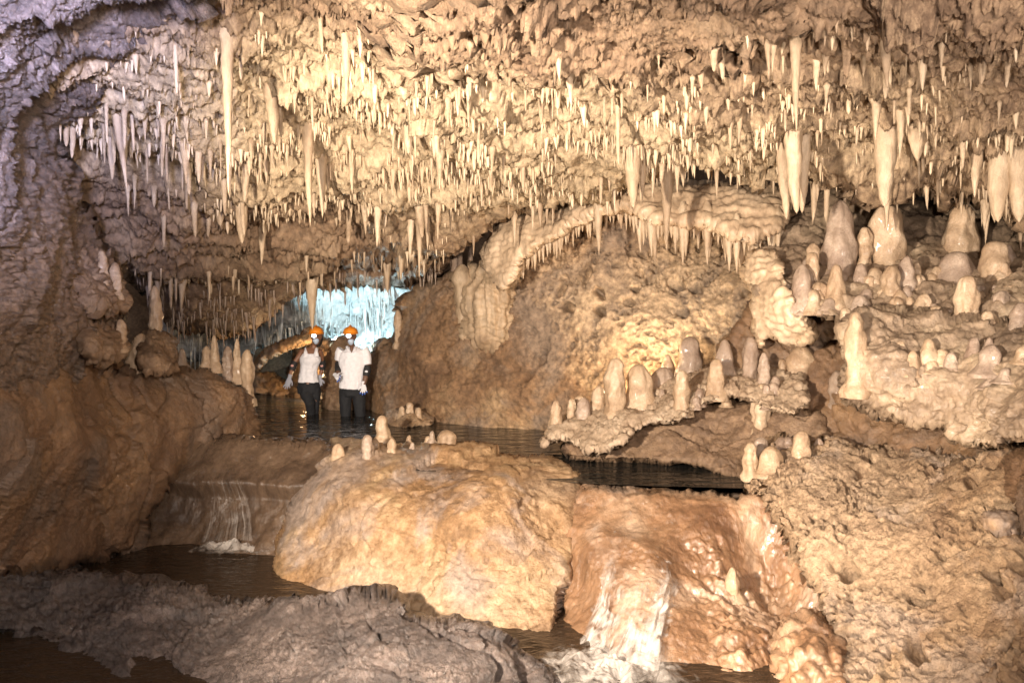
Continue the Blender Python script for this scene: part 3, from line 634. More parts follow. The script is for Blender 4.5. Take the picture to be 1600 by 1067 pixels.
def stand(x, y0, y1, w, label, kind=0, mass=('flowstone_mound',), mat=None, lean=0., D=None, group=None):
    """x, top y0, base y1 in the photo"""
    global cnt; cnt += 1
    p = nearest_mass(x, y1-3, mass) if D is None else P(x, y1, D); Y = p[1]+1.0*w*p[1]/F*.5
    p = P(x, y1, Y); s = Y/F; H = (y1-y0)*s; R = w*s*.5
    V, Fq, Ft = lathe(mite_prof(H, R, kind, 44), 28, .20, seed=cnt, bend=(lean*s, 0))
    return formation('stalagmite', V, Fq, Ft, p, mat or M_mite, label, 'stalagmite', group)
# (x root, y root, x tip, y tip, width, kind, label)
TITES = [
 (355,36,353,300,17,0,'longest tusk stalactite on the pale ceiling, hanging beside a shorter thick fang'),
 (349,40,357,132,13,1,'thick fang stalactite hanging beside the longest tusk on the pale ceiling'),
 (272,55,275,146,9,2,'slim pale stalactite reaching down from the ceiling edge nearest the lilac wall'),
 (255,58,256,98,10,0,'stubby stalactite next to the slim one at the ceiling edge by the lilac wall'),
 (208,128,204,152,14,0,'short hooked stalactite on the ceiling corner against the lilac wall'),
 (180,172,197,300,13,0,'white slanting tusk in the bright patch beside the lilac wall'),
 (172,215,174,280,9,1,'smooth white finger just beside the slanting white tusk'),
 (205,168,208,236,7,2,'thin straw stalactite over the white patch by the lilac wall'),
 (310,205,309,286,10,1,'smooth finger stalactite standing clear between the white patch and the longest tusk'),
 (275,262,275,308,12,0,'short carrot stalactite below the white patch near the lilac wall'),
 (425,140,428,224,16,1,'plump pale stalactite under the small dark fringe in the middle of the ceiling'),
 (543,40,539,160,17,0,'tall pale stalactite beside the dark recess near the top of the ceiling'),
 (500,25,503,82,9,2,'slim stalactite at the near edge of the dark recess, top of the ceiling'),
 (561,20,562,60,11,0,'blunt pale stalactite over the dark recess, top of the ceiling'),
 (578,52,575,98,8,2,'brown tinted stalactite hanging inside the dark recess of the ceiling'),
 (610,15,611,82,7,2,'thin stalactite at the far side of the dark recess'),
 (670,88,669,150,15,1,'tan coloured stubby stalactite standing alone high on the pale ceiling'),
 (703,135,704,195,9,0,'pale stalactite a step past the tan stubby one'),
 (480,195,483,352,15,0,'long stalactite whose tip ends over the low brown ceiling, between the pairs of carrots'),
 (500,235,503,340,17,0,'thick stalactite paired with the long one over the passage'),
 (513,248,511,302,10,0,'short stalactite leaning against the thick one over the passage'),
 (548,240,550,304,10,0,'curved fang between the thick pair and the pointed carrot over the passage'),
 (342,284,343,353,14,1,'smooth carrot stalactite under the longest tusk, twin of another'),
 (353,300,355,366,9,2,'slim stalactite between the two smooth carrots under the longest tusk'),
 (375,292,377,380,16,1,'widest smooth carrot stalactite under the longest tusk'),
 (410,335,408,414,14,0,'white streaked stalactite ending just above the dark fringe of the lower ceiling'),
 (590,288,589,386,16,0,'pointed bright carrot stalactite on the ceiling step above the passage mouth'),
 (603,298,601,356,8,2,'slim companion of the pointed bright carrot above the passage mouth'),
 (487,408,487,516,21,0,'big isolated stalactite hanging right above the woman in the orange helmet'),
 (605,408,605,458,13,0,'short broad stalactite in front of the blue lit ceiling'),
 (655,330,655,434,10,0,'long slim stalactite of the group beside the dark gap with columns'),
 (642,335,640,412,11,0,'middle stalactite of the group beside the dark gap with columns'),
 (668,328,668,392,9,0,'shorter stalactite of the group beside the dark gap with columns'),
 (627,380,626,438,13,0,'brownish stalactite between the passage mouth and the dark gap with columns'),
 (786,218,787,272,9,0,'clean pale stalactite over the start of the flowstone canopy'),
 (816,232,818,300,10,2,'long straw over the flowstone canopy'),
 (848,235,850,285,9,0,'pale stalactite among crusts over the flowstone canopy'),
 (889,112,893,168,12,0,'white draped stalactite at the edge between tan rock and pale ceiling'),
 (965,165,967,258,9,2,'slim tall stalactite just over the thick trio that crosses the canopy'),
 (988,205,990,324,21,1,'thickest of the trio of stalactites that cross the flowstone canopy'),
 (1004,220,1004,312,17,0,'tan stalactite of the trio that crosses the flowstone canopy'),
 (1041,248,1043,382,21,0,'longest of the trio of stalactites crossing the flowstone canopy'),
 (1058,233,1059,302,12,0,'short stalactite next to the longest one crossing the canopy'),
 (1026,250,1027,292,10,0,'small stalactite between the tan and the longest one crossing the canopy'),
 (935,318,936,400,14,0,'lone stalactite hanging off the canopy in front of the ochre alcove'),
 (1222,212,1231,342,16,1,'outer fang of the pale triple cluster where canopy and high mound meet'),
 (1238,192,1246,332,20,1,'middle fang of the pale triple cluster where canopy and high mound meet'),
 (1256,208,1256,332,15,1,'inner fang of the pale triple cluster where canopy and high mound meet'),
 (1242,48,1247,205,16,0,'long tapered stalactite hanging above the pale triple cluster'),
 (1254,148,1252,180,10,0,'stub at the side of the long tapered stalactite above the triple cluster'),
 (1385,188,1385,322,28,1,'massive club stalactite almost touching the tall stalagmite on the mound'),
 (1369,158,1369,220,13,0,'short stalactite at the root of the massive club'),
 (1407,172,1408,248,13,0,'pointed stalactite just past the massive club'),
 (1432,205,1434,252,30,3,'broken wide stub of calcite past the massive club'),
 (1378,28,1389,136,22,0,'bright twisted stalactite with a knob near its tip, top of the ceiling'),
 (1355,24,1356,80,14,0,'white stalactite beside the bright twisted one'),
 (1400,20,1402,66,16,0,'wide shaggy stalactite on the far side of the bright twisted one'),
 (1441,74,1443,142,17,0,'cream cone stalactite alone between the twisted one and the spindle'),
 (1535,66,1535,132,12,1,'spindle shaped white stalactite hanging alone by the edge of the picture'),
 (1541,155,1541,210,8,2,'straw under the white spindle stalactite'),
 (1277,90,1276,142,13,0,'cream stalactite behind the long tapered one above the triple cluster'),
 (1200,44,1202,120,12,0,'drip curtain stalactite at the edge of the tan rock, beside a shorter twin'),
 (1210,52,1208,113,10,0,'shorter twin at the edge of the tan rock'),
 (1272,-12,1269,40,13,0,'stalactite cut by the top of the picture, first of the bright row'),
 (1283,5,1282,58,10,0,'slim second stalactite of the bright row at the top of the picture'),
 (1290,-5,1290,72,12,0,'longest stalactite of the bright row at the top of the picture'),
 (1307,-10,1308,52,13,0,'last broad stalactite of the bright row at the top of the picture'),
 (1562,212,1563,346,28,1,'huge smooth fang over the dark gap, the inner one of two'),
 (1587,212,1596,346,28,1,'huge smooth fang over the dark gap, the outer one by the picture edge'),
 (1526,210,1525,308,22,0,'tapering fang with a draped root next to the two huge ones'),
 (1506,195,1506,264,15,0,'short fang with a draped root between mound and huge fangs'),
 (1142,170,1142,234,11,0,'fang above the straight part of the canopy, one of a close pair'),
 (1156,170,1155,226,10,0,'slimmer fang of the close pair above the straight part of the canopy'),
 (1103,150,1104,197,11,0,'small bright fang in the middle of the crusted ceiling over the canopy'),
 (1095,110,1097,142,11,0,'stubby white fang under the tan rock of the ceiling'),
 (1115,78,1116,112,10,1,'white peg at the lower edge of the tan rock'),
 (1590,30,1591,66,22,0,'wide white stub at the top corner over the mound'),
]
ceil_roots = []
for (x,y0,x1,y1,w,k,lab) in TITES:
    ms = ('cave_ceiling',)
    if lab.startswith('lone'): ms = ('flowstone_canopy',)
    if k == 3: k = 0
    hang(x, y0, x1, y1, w*1.2, lab, k, ms); ceil_roots.append((x, (y0+y1)/2))
hang(722, 438, 727, 548, 24, 'big pale stalactite resting against the back wall below the canopy', 1, ('flowstone_curtain',), push=-.12)
# teeth along the canopy
edge = [(806,428),(818,408),(835,394),(852,384),(870,374),(888,358),(905,348),(925,338),(945,332),(965,328),(985,330),(1005,345),(1030,352),(1060,354),(1085,352),(1110,354),(1135,364),(1160,374),(1185,374),(1205,366),(1222,350)]
seglen = np.r_[0, np.cumsum([math.hypot(edge[i+1][0]-edge[i][0], edge[i+1][1]-edge[i][1]) for i in range(len(edge)-1)])]
for k in range(74):
    s = (k+.5+.5*(random.random()-.5))/74*seglen[-1]; i = min(len(edge)-2, int(np.searchsorted(seglen, s))-1); t = (s-seglen[i])/(seglen[i+1]-seglen[i])
    x = edge[i][0]+(edge[i+1][0]-edge[i][0])*t; y = edge[i][1]+(edge[i+1][1]-edge[i][1])*t
    big = x > 985
    L = random.choice((random.uniform(16, 34), random.uniform(34, 66))) if big else random.uniform(12, 32)
    y0 = y-(random.uniform(2, 12) if big else random.uniform(1, 6))
    hang(x, y0, x+random.uniform(-1,2), y0+L+8, (6+.16*L) if big else random.uniform(6, 10),
         'short cream tooth in the fringe of the flowstone canopy', 0, ('flowstone_canopy',), M_tite, 'teeth fringing the flowstone canopy', push=.07)
# medium ones on the ceiling: zones that look alike share a label
ZONES = [((95,150),(450,330),54,'slender cream stalactite in the drip zone nearest the lilac wall','slender stalactites by the lilac wall'),
         ((450,90),(760,345),40,'slender cream stalactite in the thicket over the passage','slender stalactites over the passage'),
         ((760,110),(1180,270),28,'slender cream stalactite in the crusted ceiling over the canopy','slender stalactites over the canopy'),
         ((1180,10),(1600,270),24,'slender cream stalactite on the bare ceiling over the high mound','slender stalactites over the high mound')]
Mc = MASS['cave_ceiling']; pass
protos = []
for k in range(14):
    V, Fq, Ft = lathe(tite_prof(1.0, .075 if k % 3 else .05, (0,0,2,1)[k % 4], 16), 9, .12, seed=300+k, bend=(random.uniform(-.05,.05),0))
    protos.append((V, Fq, Ft))
pm = []
for k, (V, Fq, Ft) in enumerate(protos):
    o = mesh_obj('stalactite', V, [Fq, Ft], M_tite); pm.append(o.data); bpy.data.objects.remove(o)
for (a, b, n, lab, grp) in ZONES:
    k = 0; tries = 0
    while k < n and tries < 4000:
        tries += 1
        x = random.uniform(a[0], b[0]); y = random.uniform(a[1], b[1])
        if any(abs(x-q[0]) < 7 and abs(y-q[1]) < 26 for q in ceil_roots): continue
        if float(fbm(np.array([[x/70., y/45., 3.3]]), 1, 2, 9)[0]) < -.05: continue
        ceil_roots.append((x, y+10)); k += 1
        p = nearest_mass(x, y, ('cave_ceiling',)); s = p[1]/F
        L = random.uniform(24, 58)*s*(.8 if x > 760 else 1)
        o = bpy.data.objects.new('stalactite', random.choice(pm)); COL.objects.link(o)
        o.location = (p[0], p[1]-.02, p[2]-.02); r = random.uniform(1.1, 1.9)*L; o.scale = (r, r, L); o.rotation_euler = (0, 0, random.uniform(0, 6.28))
        tag(o, lab, 'stalactite', grp)
M_ctip = rock('cream drip points', (.40,.29,.185), (.52,.40,.265), (.63,.50,.35), scale=1.5, bump=.2, bscale=18, rough=(.4,.7), streak=.5, fine=.4)
# the rest: thousands of little drip points nobody could count
def fringe(name, pts, mat, lmin, lmax, rad=.13):
    """pts: world positions"""
    Vs, Qs, Ts = [], [], []; base = 0
    lib = [lathe(tite_prof(1., rad*random.uniform(.7,1.3), random.choice((0,0,2)), 7), 6, .15, seed=400+k, bend=(random.uniform(-.1,.1),0)) for k in range(20)]
    for p in pts:
        V, Fq, Ft = lib[random.randrange(20)]; L = random.uniform(lmin, lmax)*random.uniform(.6, 1.3); r = L*random.uniform(.7, 1.3)
        a = random.uniform(0, 6.28); c, s = math.cos(a), math.sin(a)
        W = np.stack([(V[:,0]*c-V[:,1]*s)*r+p[0], (V[:,0]*s+V[:,1]*c)*r+p[1], V[:,2]*L+p[2]], 1)
        Vs.append(W); Qs.append(Fq+base); Ts.append(Ft+base); base += len(V)
    return tag(mesh_obj(name, np.concatenate(Vs), [np.concatenate(Qs), np.concatenate(Ts)], mat), kind='stuff')
def scatter(M, n, dens):
    i = rng.integers(0, M.n, n*6); w = dens(M.px[i], M.py[i], M.V[i]); i = i[rng.random(len(i)) < w][:n]
    return M.V[i]
def dn(x, y, V):
    q = np.c_[x/120., y/20., x*0]; band = (.08+.92*sstep(-.02, .18, fbm(q, 1, 3, 31)))*sstep(-.22, .02, fbm(np.c_[x/85., y/60., x*0+4], 1, 3, 37))
    base = np.clip(.05+np.exp(-(((x-560)/330)**2+((y-230)/110)**2))+.9*np.exp(-(((x-950)/330)**2+((y-235)/60)**2))+.25*(x > 1150)*(y > 150), 0, 1)
    e = y-yline(x)
    lip = np.exp(-((e+4)/9.)**2)*(x < 690)*.9
    bare = (x < 690)*(e > 8)
    top = (((x-930)/300.)**2+((y-20)/105.)**2 < 1)
    return np.clip(base*band*(1-bare)*(1-.9*top)+lip*sstep(-.3,.1,fbm(np.c_[x/18.,x*0,x*0],1,2,8)), 0, 1)*(y < 440)*(y > 30)*(x > 90)
fringe('stalactite_fringe', scatter(Mc, 6000, dn), M_ctip, .025, .14, .17)
edge_d = lambda yy: (lambda x, y, V: np.exp(-((y-yy(x))/13.)**2)*sstep(-.3,.1,fbm(np.c_[x/25.,x*0,x*0],1,2,5)))
yb = lambda x: np.interp(x, [180,250,330,400,455,500,560,600,650,690,715,750,790,850,900,960,1000,1100,1250,1330,1400,1480,1610], [424,434,434,414,408,408,410,408,410,396,368,346,330,320,312,296,268,264,276,286,281,296,330])
fringe('stalactite_fringe', scatter(Mc, 1300, edge_d(yb)), M_tite, .08, .34, .11)
Mp = MASS['passage_ceiling']
yb2 = lambda x: np.interp(x, [240,262,320,370,415,450,485,530,590,640,700], [470,506,514,512,504,480,464,460,452,446,418])
fringe('stalactite_fringe', np.concatenate([scatter(Mp, 200, edge_d(yb2)), scatter(Mp, 200, lambda x,y,V: sstep(0,.2,fbm(np.c_[x/40.,y/20.,x*0],1,2,31)))]), M_mite2, .08, .26, .09)
Mf = MASS['far_passage_ceiling']
fringe('stalactite_fringe', scatter(Mf, 420, lambda x,y,V: .4+0*x), M_white, .15, .5, .06)

# ------------------------------------------------------------------ stalagmites
MITES = [
 (1312,313,432,58,1,0,'flowstone_mound','tallest lilac stalagmite on the high mound, with a thin spire on its shoulders'),
 (1387,318,418,50,2,0,'flowstone_mound','tall tan stalagmite standing under the massive club stalactite'),
 (1500,320,402,54,0,0,'flowstone_mound','broad egg topped stalagmite at the back of the high mound'),
 (1350,355,420,22,2,0,'flowstone_mound','thin stalagmite squeezed between the two tallest ones'),
 (1252,413,482,44,1,0,'flowstone_mound','pointed lilac stalagmite at the lip of the high mound'),
 (1306,413,478,34,1,0,'flowstone_mound','pale cone stalagmite near the lip, beside the pointed lilac one'),
 (1268,394,456,22,2,0,'flowstone_mound','slim stalagmite rising behind the pointed lilac one'),
 (1279,453,477,15,3,0,'flowstone_mound','tiny knob between the pointed lilac one and the pale cone'),
 (1393,415,472,28,2,0,'flowstone_mound','pale blunt stalagmite in front of the tall tan one'),
 (1414,400,456,28,0,3,'flowstone_mound','leaning lilac stalagmite touching the pale blunt one'),
 (1366,418,452,32,3,0,'flowstone_mound','low domed stalagmite at the foot of the tall tan one'),
 (1358,430,452,20,0,0,'flowstone_mound','small pale peg against the low dome'),
 (1493,393,444,54,3,0,'flowstone_mound','shiny lilac dome in front of the egg topped stalagmite'),
 (1550,377,447,40,2,3,'flowstone_mound','tan bent stalagmite next to the crusted rock'),
 (1510,430,516,34,2,0,'flowstone_mound','upright smooth stalagmite standing alone near the step of the mound'),
 (1441,460,484,24,3,0,'flowstone_mound','small pale egg on the open slope of the mound'),
 (1544,485,522,32,3,0,'flowstone_mound','squat tan stub beside the upright smooth stalagmite'),
 (1592,472,524,32,0,0,'flowstone_mound','dark rounded stalagmite cut by the picture edge'),
 (1432,410,440,16,3,0,'flowstone_mound','little bump behind the leaning lilac stalagmite'),
 (1336,486,606,31,2,-2,'rock_shelf','tall cream pillar at the corner of the lower shelf'),
 (1321,480,512,17,2,0,'rock_shelf','slim stub fused to the tall cream pillar'),
 (1450,528,574,36,1,0,'rock_shelf','pale cone stalagmite in the middle of the lower shelf'),
 (1436,568,600,34,3,0,'rock_shelf','low dome in front of the pale cone on the lower shelf'),
 (1485,550,577,24,3,0,'rock_shelf','small brown stub beside the pale cone on the lower shelf'),
 (1545,538,584,36,0,3,'rock_shelf','blurred lilac stalagmite far along the lower shelf'),
 (1598,540,566,26,3,0,'rock_shelf','rounded stub on the lower shelf at the picture edge'),
 (868,625,672,21,0,0,'rock_ledge','first small tan stalagmite at the tip of the crusted ledge'),
 (893,622,658,14,2,0,'rock_ledge','thin peg stalagmite behind the tip of the crusted ledge'),
 (912,620,660,25,0,0,'rock_ledge','brown rounded stalagmite next to the thin peg'),
 (936,602,640,24,3,0,'rock_ledge','white dome that glows beside the hidden lamp on the ledge'),
 (961,558,652,31,2,0,'rock_ledge','tall cream stalagmite, the highest on the crusted ledge'),
 (997,568,636,46,0,0,'rock_ledge','wide cream stalagmite just past the highest one'),
 (1044,553,588,24,1,0,'rock_ledge','small pointed stalagmite at the back of the crusted ledge'),
 (1036,573,606,36,3,0,'rock_ledge','lilac dome in front of the small pointed stalagmite'),
 (1079,525,584,40,0,0,'rock_ledge','lilac egg topped stalagmite in the middle of the crusted ledge'),
 (1066,577,642,26,2,-2,'rock_ledge','cream finger stalagmite on the lip below the lilac egg topped one'),
 (1131,530,592,40,1,0,'rock_ledge','broad pointed lilac stalagmite past the middle of the crusted ledge'),
 (1119,560,618,29,0,0,'rock_ledge','cream stalagmite leaning on the broad pointed lilac one'),
 (1172,525,592,24,2,0,'rock_ledge','slim lilac stalagmite before the ochre alcove end'),
 (1193,550,606,20,0,0,'rock_ledge','narrow lilac stalagmite between the slim one and the stout twin peaks'),
 (1189,598,678,28,2,0,'undercut_rock','cream post stalagmite rising below the crusted ledge'),
 (1248,538,632,58,0,0,'recess_rock_wall','stout pale stalagmite filling the dark hollow under the mound lip'),
 (1221,560,634,18,2,0,'recess_rock_wall','slim stalagmite fused to the side of the stout pale one'),
 (1213,612,658,19,2,0,'recess_rock_wall','small cream post at the foot of the stout pale stalagmite'),
 (1307,578,632,22,2,0,'recess_rock_wall','dim tan stalagmite in the shade beneath the shelf corner'),
 (1251,672,724,30,0,2,'pitted_bank','cream egg shaped stalagmite on top of the pitted bank'),
 (1330,672,702,32,3,0,'pitted_bank','rounded cream lump on the pitted bank under the shelf'),
 (1306,682,704,26,3,0,'pitted_bank','low cream lump beside the rounded one on the pitted bank'),
 (1172,690,744,22,2,0,'pitted_bank','cream finger stalagmite at the tip of the pitted bank'),
 (1203,696,738,38,3,0,'pitted_bank','cream dome behind the finger at the tip of the pitted bank'),
 (1145,884,934,30,1,0,'wet_flowstone','bright cone stalagmite on the orange cascade face'),
 (597,648,686,22,0,0,'boulder','tallest tan stalagmite on the flat top of the boulder'),
 (574,678,724,18,2,0,'boulder','brown finger stalagmite at the front of the boulder top'),
 (612,684,714,17,0,0,'boulder','small rounded stalagmite beside the tallest on the boulder'),
 (586,684,710,16,3,0,'boulder','low stub between the two fingers on the boulder top'),
 (530,692,726,24,3,0,'boulder','cream knob on the upstream corner of the boulder'),
 (697,671,706,37,0,0,'boulder','plump cream egg stalagmite alone in the middle of the boulder top'),
 (718,699,708,13,3,0,'boulder','tiny pale bump next to the plump egg on the boulder'),
 (733,697,707,14,3,0,'boulder','second tiny bump a little past the plump egg on the boulder'),
 (323,540,574,20,1,0,'rock_bank','squat cone at the start of the row on the clay bank'),
 (336,523,576,17,1,0,'rock_bank','tall pointed stalagmite in the row on the clay bank'),
 (356,540,588,14,2,0,'rock_bank','thin lilac finger in the row on the clay bank'),
 (371,528,592,15,1,0,'rock_bank','slim pointed finger near the end of the row on the clay bank'),
 (388,545,624,20,2,0,'rock_bank','tan post at the water end of the row on the clay bank'),
 (284,544,570,17,1,0,'rock_bank','small dark cone between the column and the row on the clay bank'),
 (208,520,584,24,2,14,'rock_bank','pale leaning stalagmite shining on the clay bank'),
 (263,530,574,15,1,0,'rock_bank','thin brown cone at the foot of the tall thin tan one'),
 (182,410,462,15,2,-2,'rock_outcrop','slim tan finger standing against the fluted outcrop'),
 (163,392,440,14,2,-3,'rock_outcrop','paler finger higher up on the fluted outcrop'),
 (190,498,545,15,2,-1,'rock_outcrop','tan finger on the folded brown rock lump'),
 (622,484,538,13,2,0,'back_rock_wall','pale post stalagmite beside the blue lit ceiling'),
 (640,628,650,15,0,0,'rock_islet','tallest stub on the little islet in the pool'),
 (628,634,652,12,0,0,'rock_islet','short stub on the passage side of the little islet'),
 (654,636,654,13,0,0,'rock_islet','round stub on the alcove side of the little islet'),
]
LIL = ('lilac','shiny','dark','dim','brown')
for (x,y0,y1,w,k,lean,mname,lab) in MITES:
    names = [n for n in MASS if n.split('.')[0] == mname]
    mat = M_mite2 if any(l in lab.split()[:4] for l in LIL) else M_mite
    D = {245: 8.75, 388: 9.75, 1336: 6.42}.get(x)
    if lab.startswith('tall pointed stalagmite in the row'): pass
    stand(x, y0, y1, w, lab, k, names, mat, lean, D)
# low stubs that crowd the ledges
def stubs(n, box, mname, label, group, rw=(13,32), seed=1):
    r = random.Random(seed); k = 0
    while k < n:
        x = r.uniform(box[0], box[2]); y = r.uniform(box[1], box[3]); w = r.uniform(*rw); h = w*r.uniform(.6, 1.5)
        stand(x, y-h, y, w, label, r.choice((0,0,1,3)), [q for q in MASS if q.split('.')[0] == mname], r.choice((M_mite, M_mite2)), r.uniform(-2,2), None, group); k += 1
stubs(44, (1225,415,1590,505), 'flowstone_mound', 'low stub in the crowd between the larger stalagmites of the high mound', 'low stubs on the high mound', seed=3)
stubs(12, (1350,540,1590,610), 'rock_shelf', 'low stub on the rough slope of the lower shelf', 'low stubs on the lower shelf', seed=4)
stubs(16, (880,610,1220,640), 'rock_ledge', 'low stub on the crust between the stalagmites of the ledge', 'low stubs on the crusted ledge', (10,20), seed=5)
stubs(8, (540,690,760,712), 'boulder', 'low stub on the flat boulder top', 'low stubs on the boulder', (9,18), seed=6)
stubs(8, (1180,690,1340,725), 'pitted_bank', 'low cream stub on the crest of the pitted bank', 'low stubs on the pitted bank', (12,24), seed=7)
# columns
def column(x, y0, y1, w, Y, label, mat):
    global cnt; cnt += 1
    a = P(x, y1, Y); s = Y/F; H = (y1-y0)*s; R = w*s*.5
    t = np.linspace(0, 1, 24); pr = np.c_[-.1*H+1.2*H*t, R*(1+.35*np.exp(-t*9)+.30*np.exp(-(1-t)*9)-.15*np.sin(t*3.1))]
    V, Fq, Ft = lathe(pr, 16, .10, seed=cnt)
    return formation('limestone_column', V, Fq, Ft, a, mat, label, 'column')
stand(245, 446, 562, 19, 'tall thin tan stalagmite before the dark hollow by the clay bank', 2, ('rock_outcrop.002',), M_mite, -2, 8.75)
column(715, 352, 418, 17, 11.6, 'thick column in the dark gap behind the canopy', M_mite2)
column(735, 352, 418, 9, 11.7, 'slim column in the dark gap behind the canopy', M_mite2)
column(683, 395, 425, 10, 11.8, 'short dim column at the edge of the dark gap', M_mite2)

# ------------------------------------------------------------------ falling water
def water_grid(name, rows, mass, off, nu, nv, mat, parent, dens, amp=.015, seed=0, free=False):
    M = MASS[mass]; ys = np.array([r[0] for r in rows], float); v = np.linspace(0, 1, nv)
    yy = np.interp(v, np.linspace(0, 1, len(rows)), ys)
    xl = np.interp(yy, ys, [r[1] for r in rows]); xr = np.interp(yy, ys, [r[2] for r in rows])
    G = np.zeros((nv, nu, 3)); U = np.linspace(0, 1, nu)
    for i in range(nv):
        for j in range(nu):
            x = xl[i]+(xr[i]-xl[i])*U[j]; p = at(M, x, yy[i]) if not free else P(x, yy[i], at(M, x, ys[0])[1]+.05); G[i,j] = (p[0], p[1], p[2])
    for _ in range(2):
        G[1:-1] = (G[:-2]+2*G[1:-1]+G[2:])/4; G[:,1:-1] = (G[:,:-2]+2*G[:,1:-1]+G[:,2:])/4
    uu, vv = np.meshgrid(U, v); q = np.stack([uu.ravel()*14, vv.ravel()*2.5, uu.ravel()*0+seed], 1)
    d = off(uu, vv).ravel()+amp*fbm(q, 1, 3, 200+seed).ravel()*2
    V = G.reshape(-1, 3); V = V+np.stack([0*d, -d, .35*d], 1)
    idx = np.arange(nu*nv).reshape(nv, nu); Q = np.stack([idx[:-1,:-1], idx[1:,:-1], idx[1:,1:], idx[:-1,1:]], -1).reshape(-1, 4)
    return mesh_obj(name, V, Q, mat, parent, attrs={'uu': uu.ravel(), 'vv': vv.ravel(), 'dens': dens(uu, vv).ravel()})
def foam_patch(name, cx, cy, rx, ry, z, mat, parent, h=.04, dens=.35, seed=0, n=60):
    r = np.linspace(0, 1, n); th = np.linspace(0, 2*math.pi, n, endpoint=False); R, T = np.meshgrid(r, th)
    x = cx+rx*R*np.cos(T); y = cy+ry*R*np.sin(T)
    q = np.stack([x.ravel()*9, y.ravel()*9, x.ravel()*0+seed], 1)
    zz = z+.012+h*(1-R.ravel()**2)*(.55+.9*fbm(q*.7, 1, 4, 210+seed, .5))
    V = np.stack([x.ravel(), y.ravel(), zz], 1); idx = np.arange(n*n).reshape(n, n)
    j = (np.arange(n)+1) % n
    Q = np.stack([idx[:,:-1], idx[:,1:], idx[j][:,1:], idx[j][:,:-1]], -1).reshape(-1, 4)
    return mesh_obj(name, V, Q, mat, parent, attrs={'uu': x.ravel()-cx, 'vv': y.ravel()-cy, 'dens': (dens+.25-.55*R.ravel()**1.5)})
def empty(name, loc):
    o = bpy.data.objects.new(name, None); COL.objects.link(o); o.location = loc; return o
edgef = lambda u: np.minimum(1, np.minimum(u, 1-u)/.14)
wf = tag(empty('waterfall', (0,0,0)), 'small white waterfall dropping over the brown step by the clay bank', 'waterfall')
water_grid('water_curtain', [(750,350,386),(758,342,394),(778,332,402),(805,322,410),(848,308,418)], 'cascade_step', lambda u,v: .05+.05*np.sqrt(v), 40, 40, M_fall, wf, lambda u,v: .20-.5*(1-edgef(u))+.10*v-.45*np.exp(-v*14)+.10*v)
water_grid('water_curtain', [(752,356,382),(758,349,389),(778,341,396),(805,332,402),(846,322,408)], 'cascade_step', lambda u,v: .08+.06*np.sqrt(v), 40, 40, M_fall, wf, lambda u,v: .14-.5*(1-edgef(u))-.45*np.exp(-v*14)+.12*v, seed=5)
pA = P(362, 850, 8.0); foam_patch('foam', pA[0], 8.02, .50, .22, -.88, M_foam, wf, .10, .50, 1, 80)
pB = P(370, 884, 7.9); foam_patch('foam', pB[0], 7.75, .42, .05, -.9, M_foam, wf, .03, .22, 2)
w2 = tag(empty('waterfall', (0,0,0)), 'broad foaming waterfall spreading over the orange hump of the cascade face', 'waterfall')
w_off = lambda u,v: .03+.05*v
water_grid('water_curtain', [(889,965,1070),(898,950,1084),(930,935,1092),(970,912,1090),(1010,884,1082),(1075,850,1062)], 'wet_flowstone', w_off, 90, 90, M_fall2, w2,
    lambda u,v: .22-.55*(1-edgef(u))+.36*v**1.5-.4*np.exp(-v*22)+.28*np.exp(-((u-.70)/.07)**2)+.26*np.exp(-((u-.12-.06*v)/.11)**2)-.30*np.exp(-((u-.86)/.07)**2)*sstep(.1,.3,v)-.34*np.exp(-(((u-.42)/.2)**2+((v-.30)/.22)**2)), .045, 3)
water_grid('water_curtain', [(772,905,1060),(800,905,1070),(850,905,1075),(890,930,1080)], 'wet_flowstone', lambda u,v: .02+0*v, 60, 40, M_fall2, w2, lambda u,v: .06-.5*(1-edgef(u))-.3*np.exp(-v*6)+.10*v, .01, 7)
pc = P(960, 1056, 5.45); foam_patch('foam', pc[0]-.05, 5.36, .66, .50, -.9, M_foam, w2, .09, .46, 4, 110)
# ------------------------------------------------------------------ people
def loft(rings, seg=14, caps=True):
    """rings: list of (centre, rx, ry[, axis]) -> V, faces; ring planes follow the path"""
    C = [Vector(r[0]) for r in rings]; Vs = []
    for i, r in enumerate(rings):
        t = (C[min(i+1, len(C)-1)]-C[max(i-1, 0)]).normalized()
        ax = Vector((1,0,0)) if abs(t.x) < .85 else Vector((0,0,1))
        ay = t.cross(ax).normalized(); ax = ay.cross(t).normalized()
        for k in range(seg):
            a = 2*math.pi*k/seg; Vs.append(C[i]+ax*r[1]*math.cos(a)+ay*r[2]*math.sin(a))
    n = len(rings); fs = []
    for i in range(n-1):
        for k in range(seg):
            k2 = (k+1) % seg; fs.append((i*seg+k, i*seg+k2, (i+1)*seg+k2, (i+1)*seg+k))
    fs.append(tuple(range(seg))[::-1]); fs.append(tuple((n-1)*seg+k for k in range(seg)))
    return Vs, fs
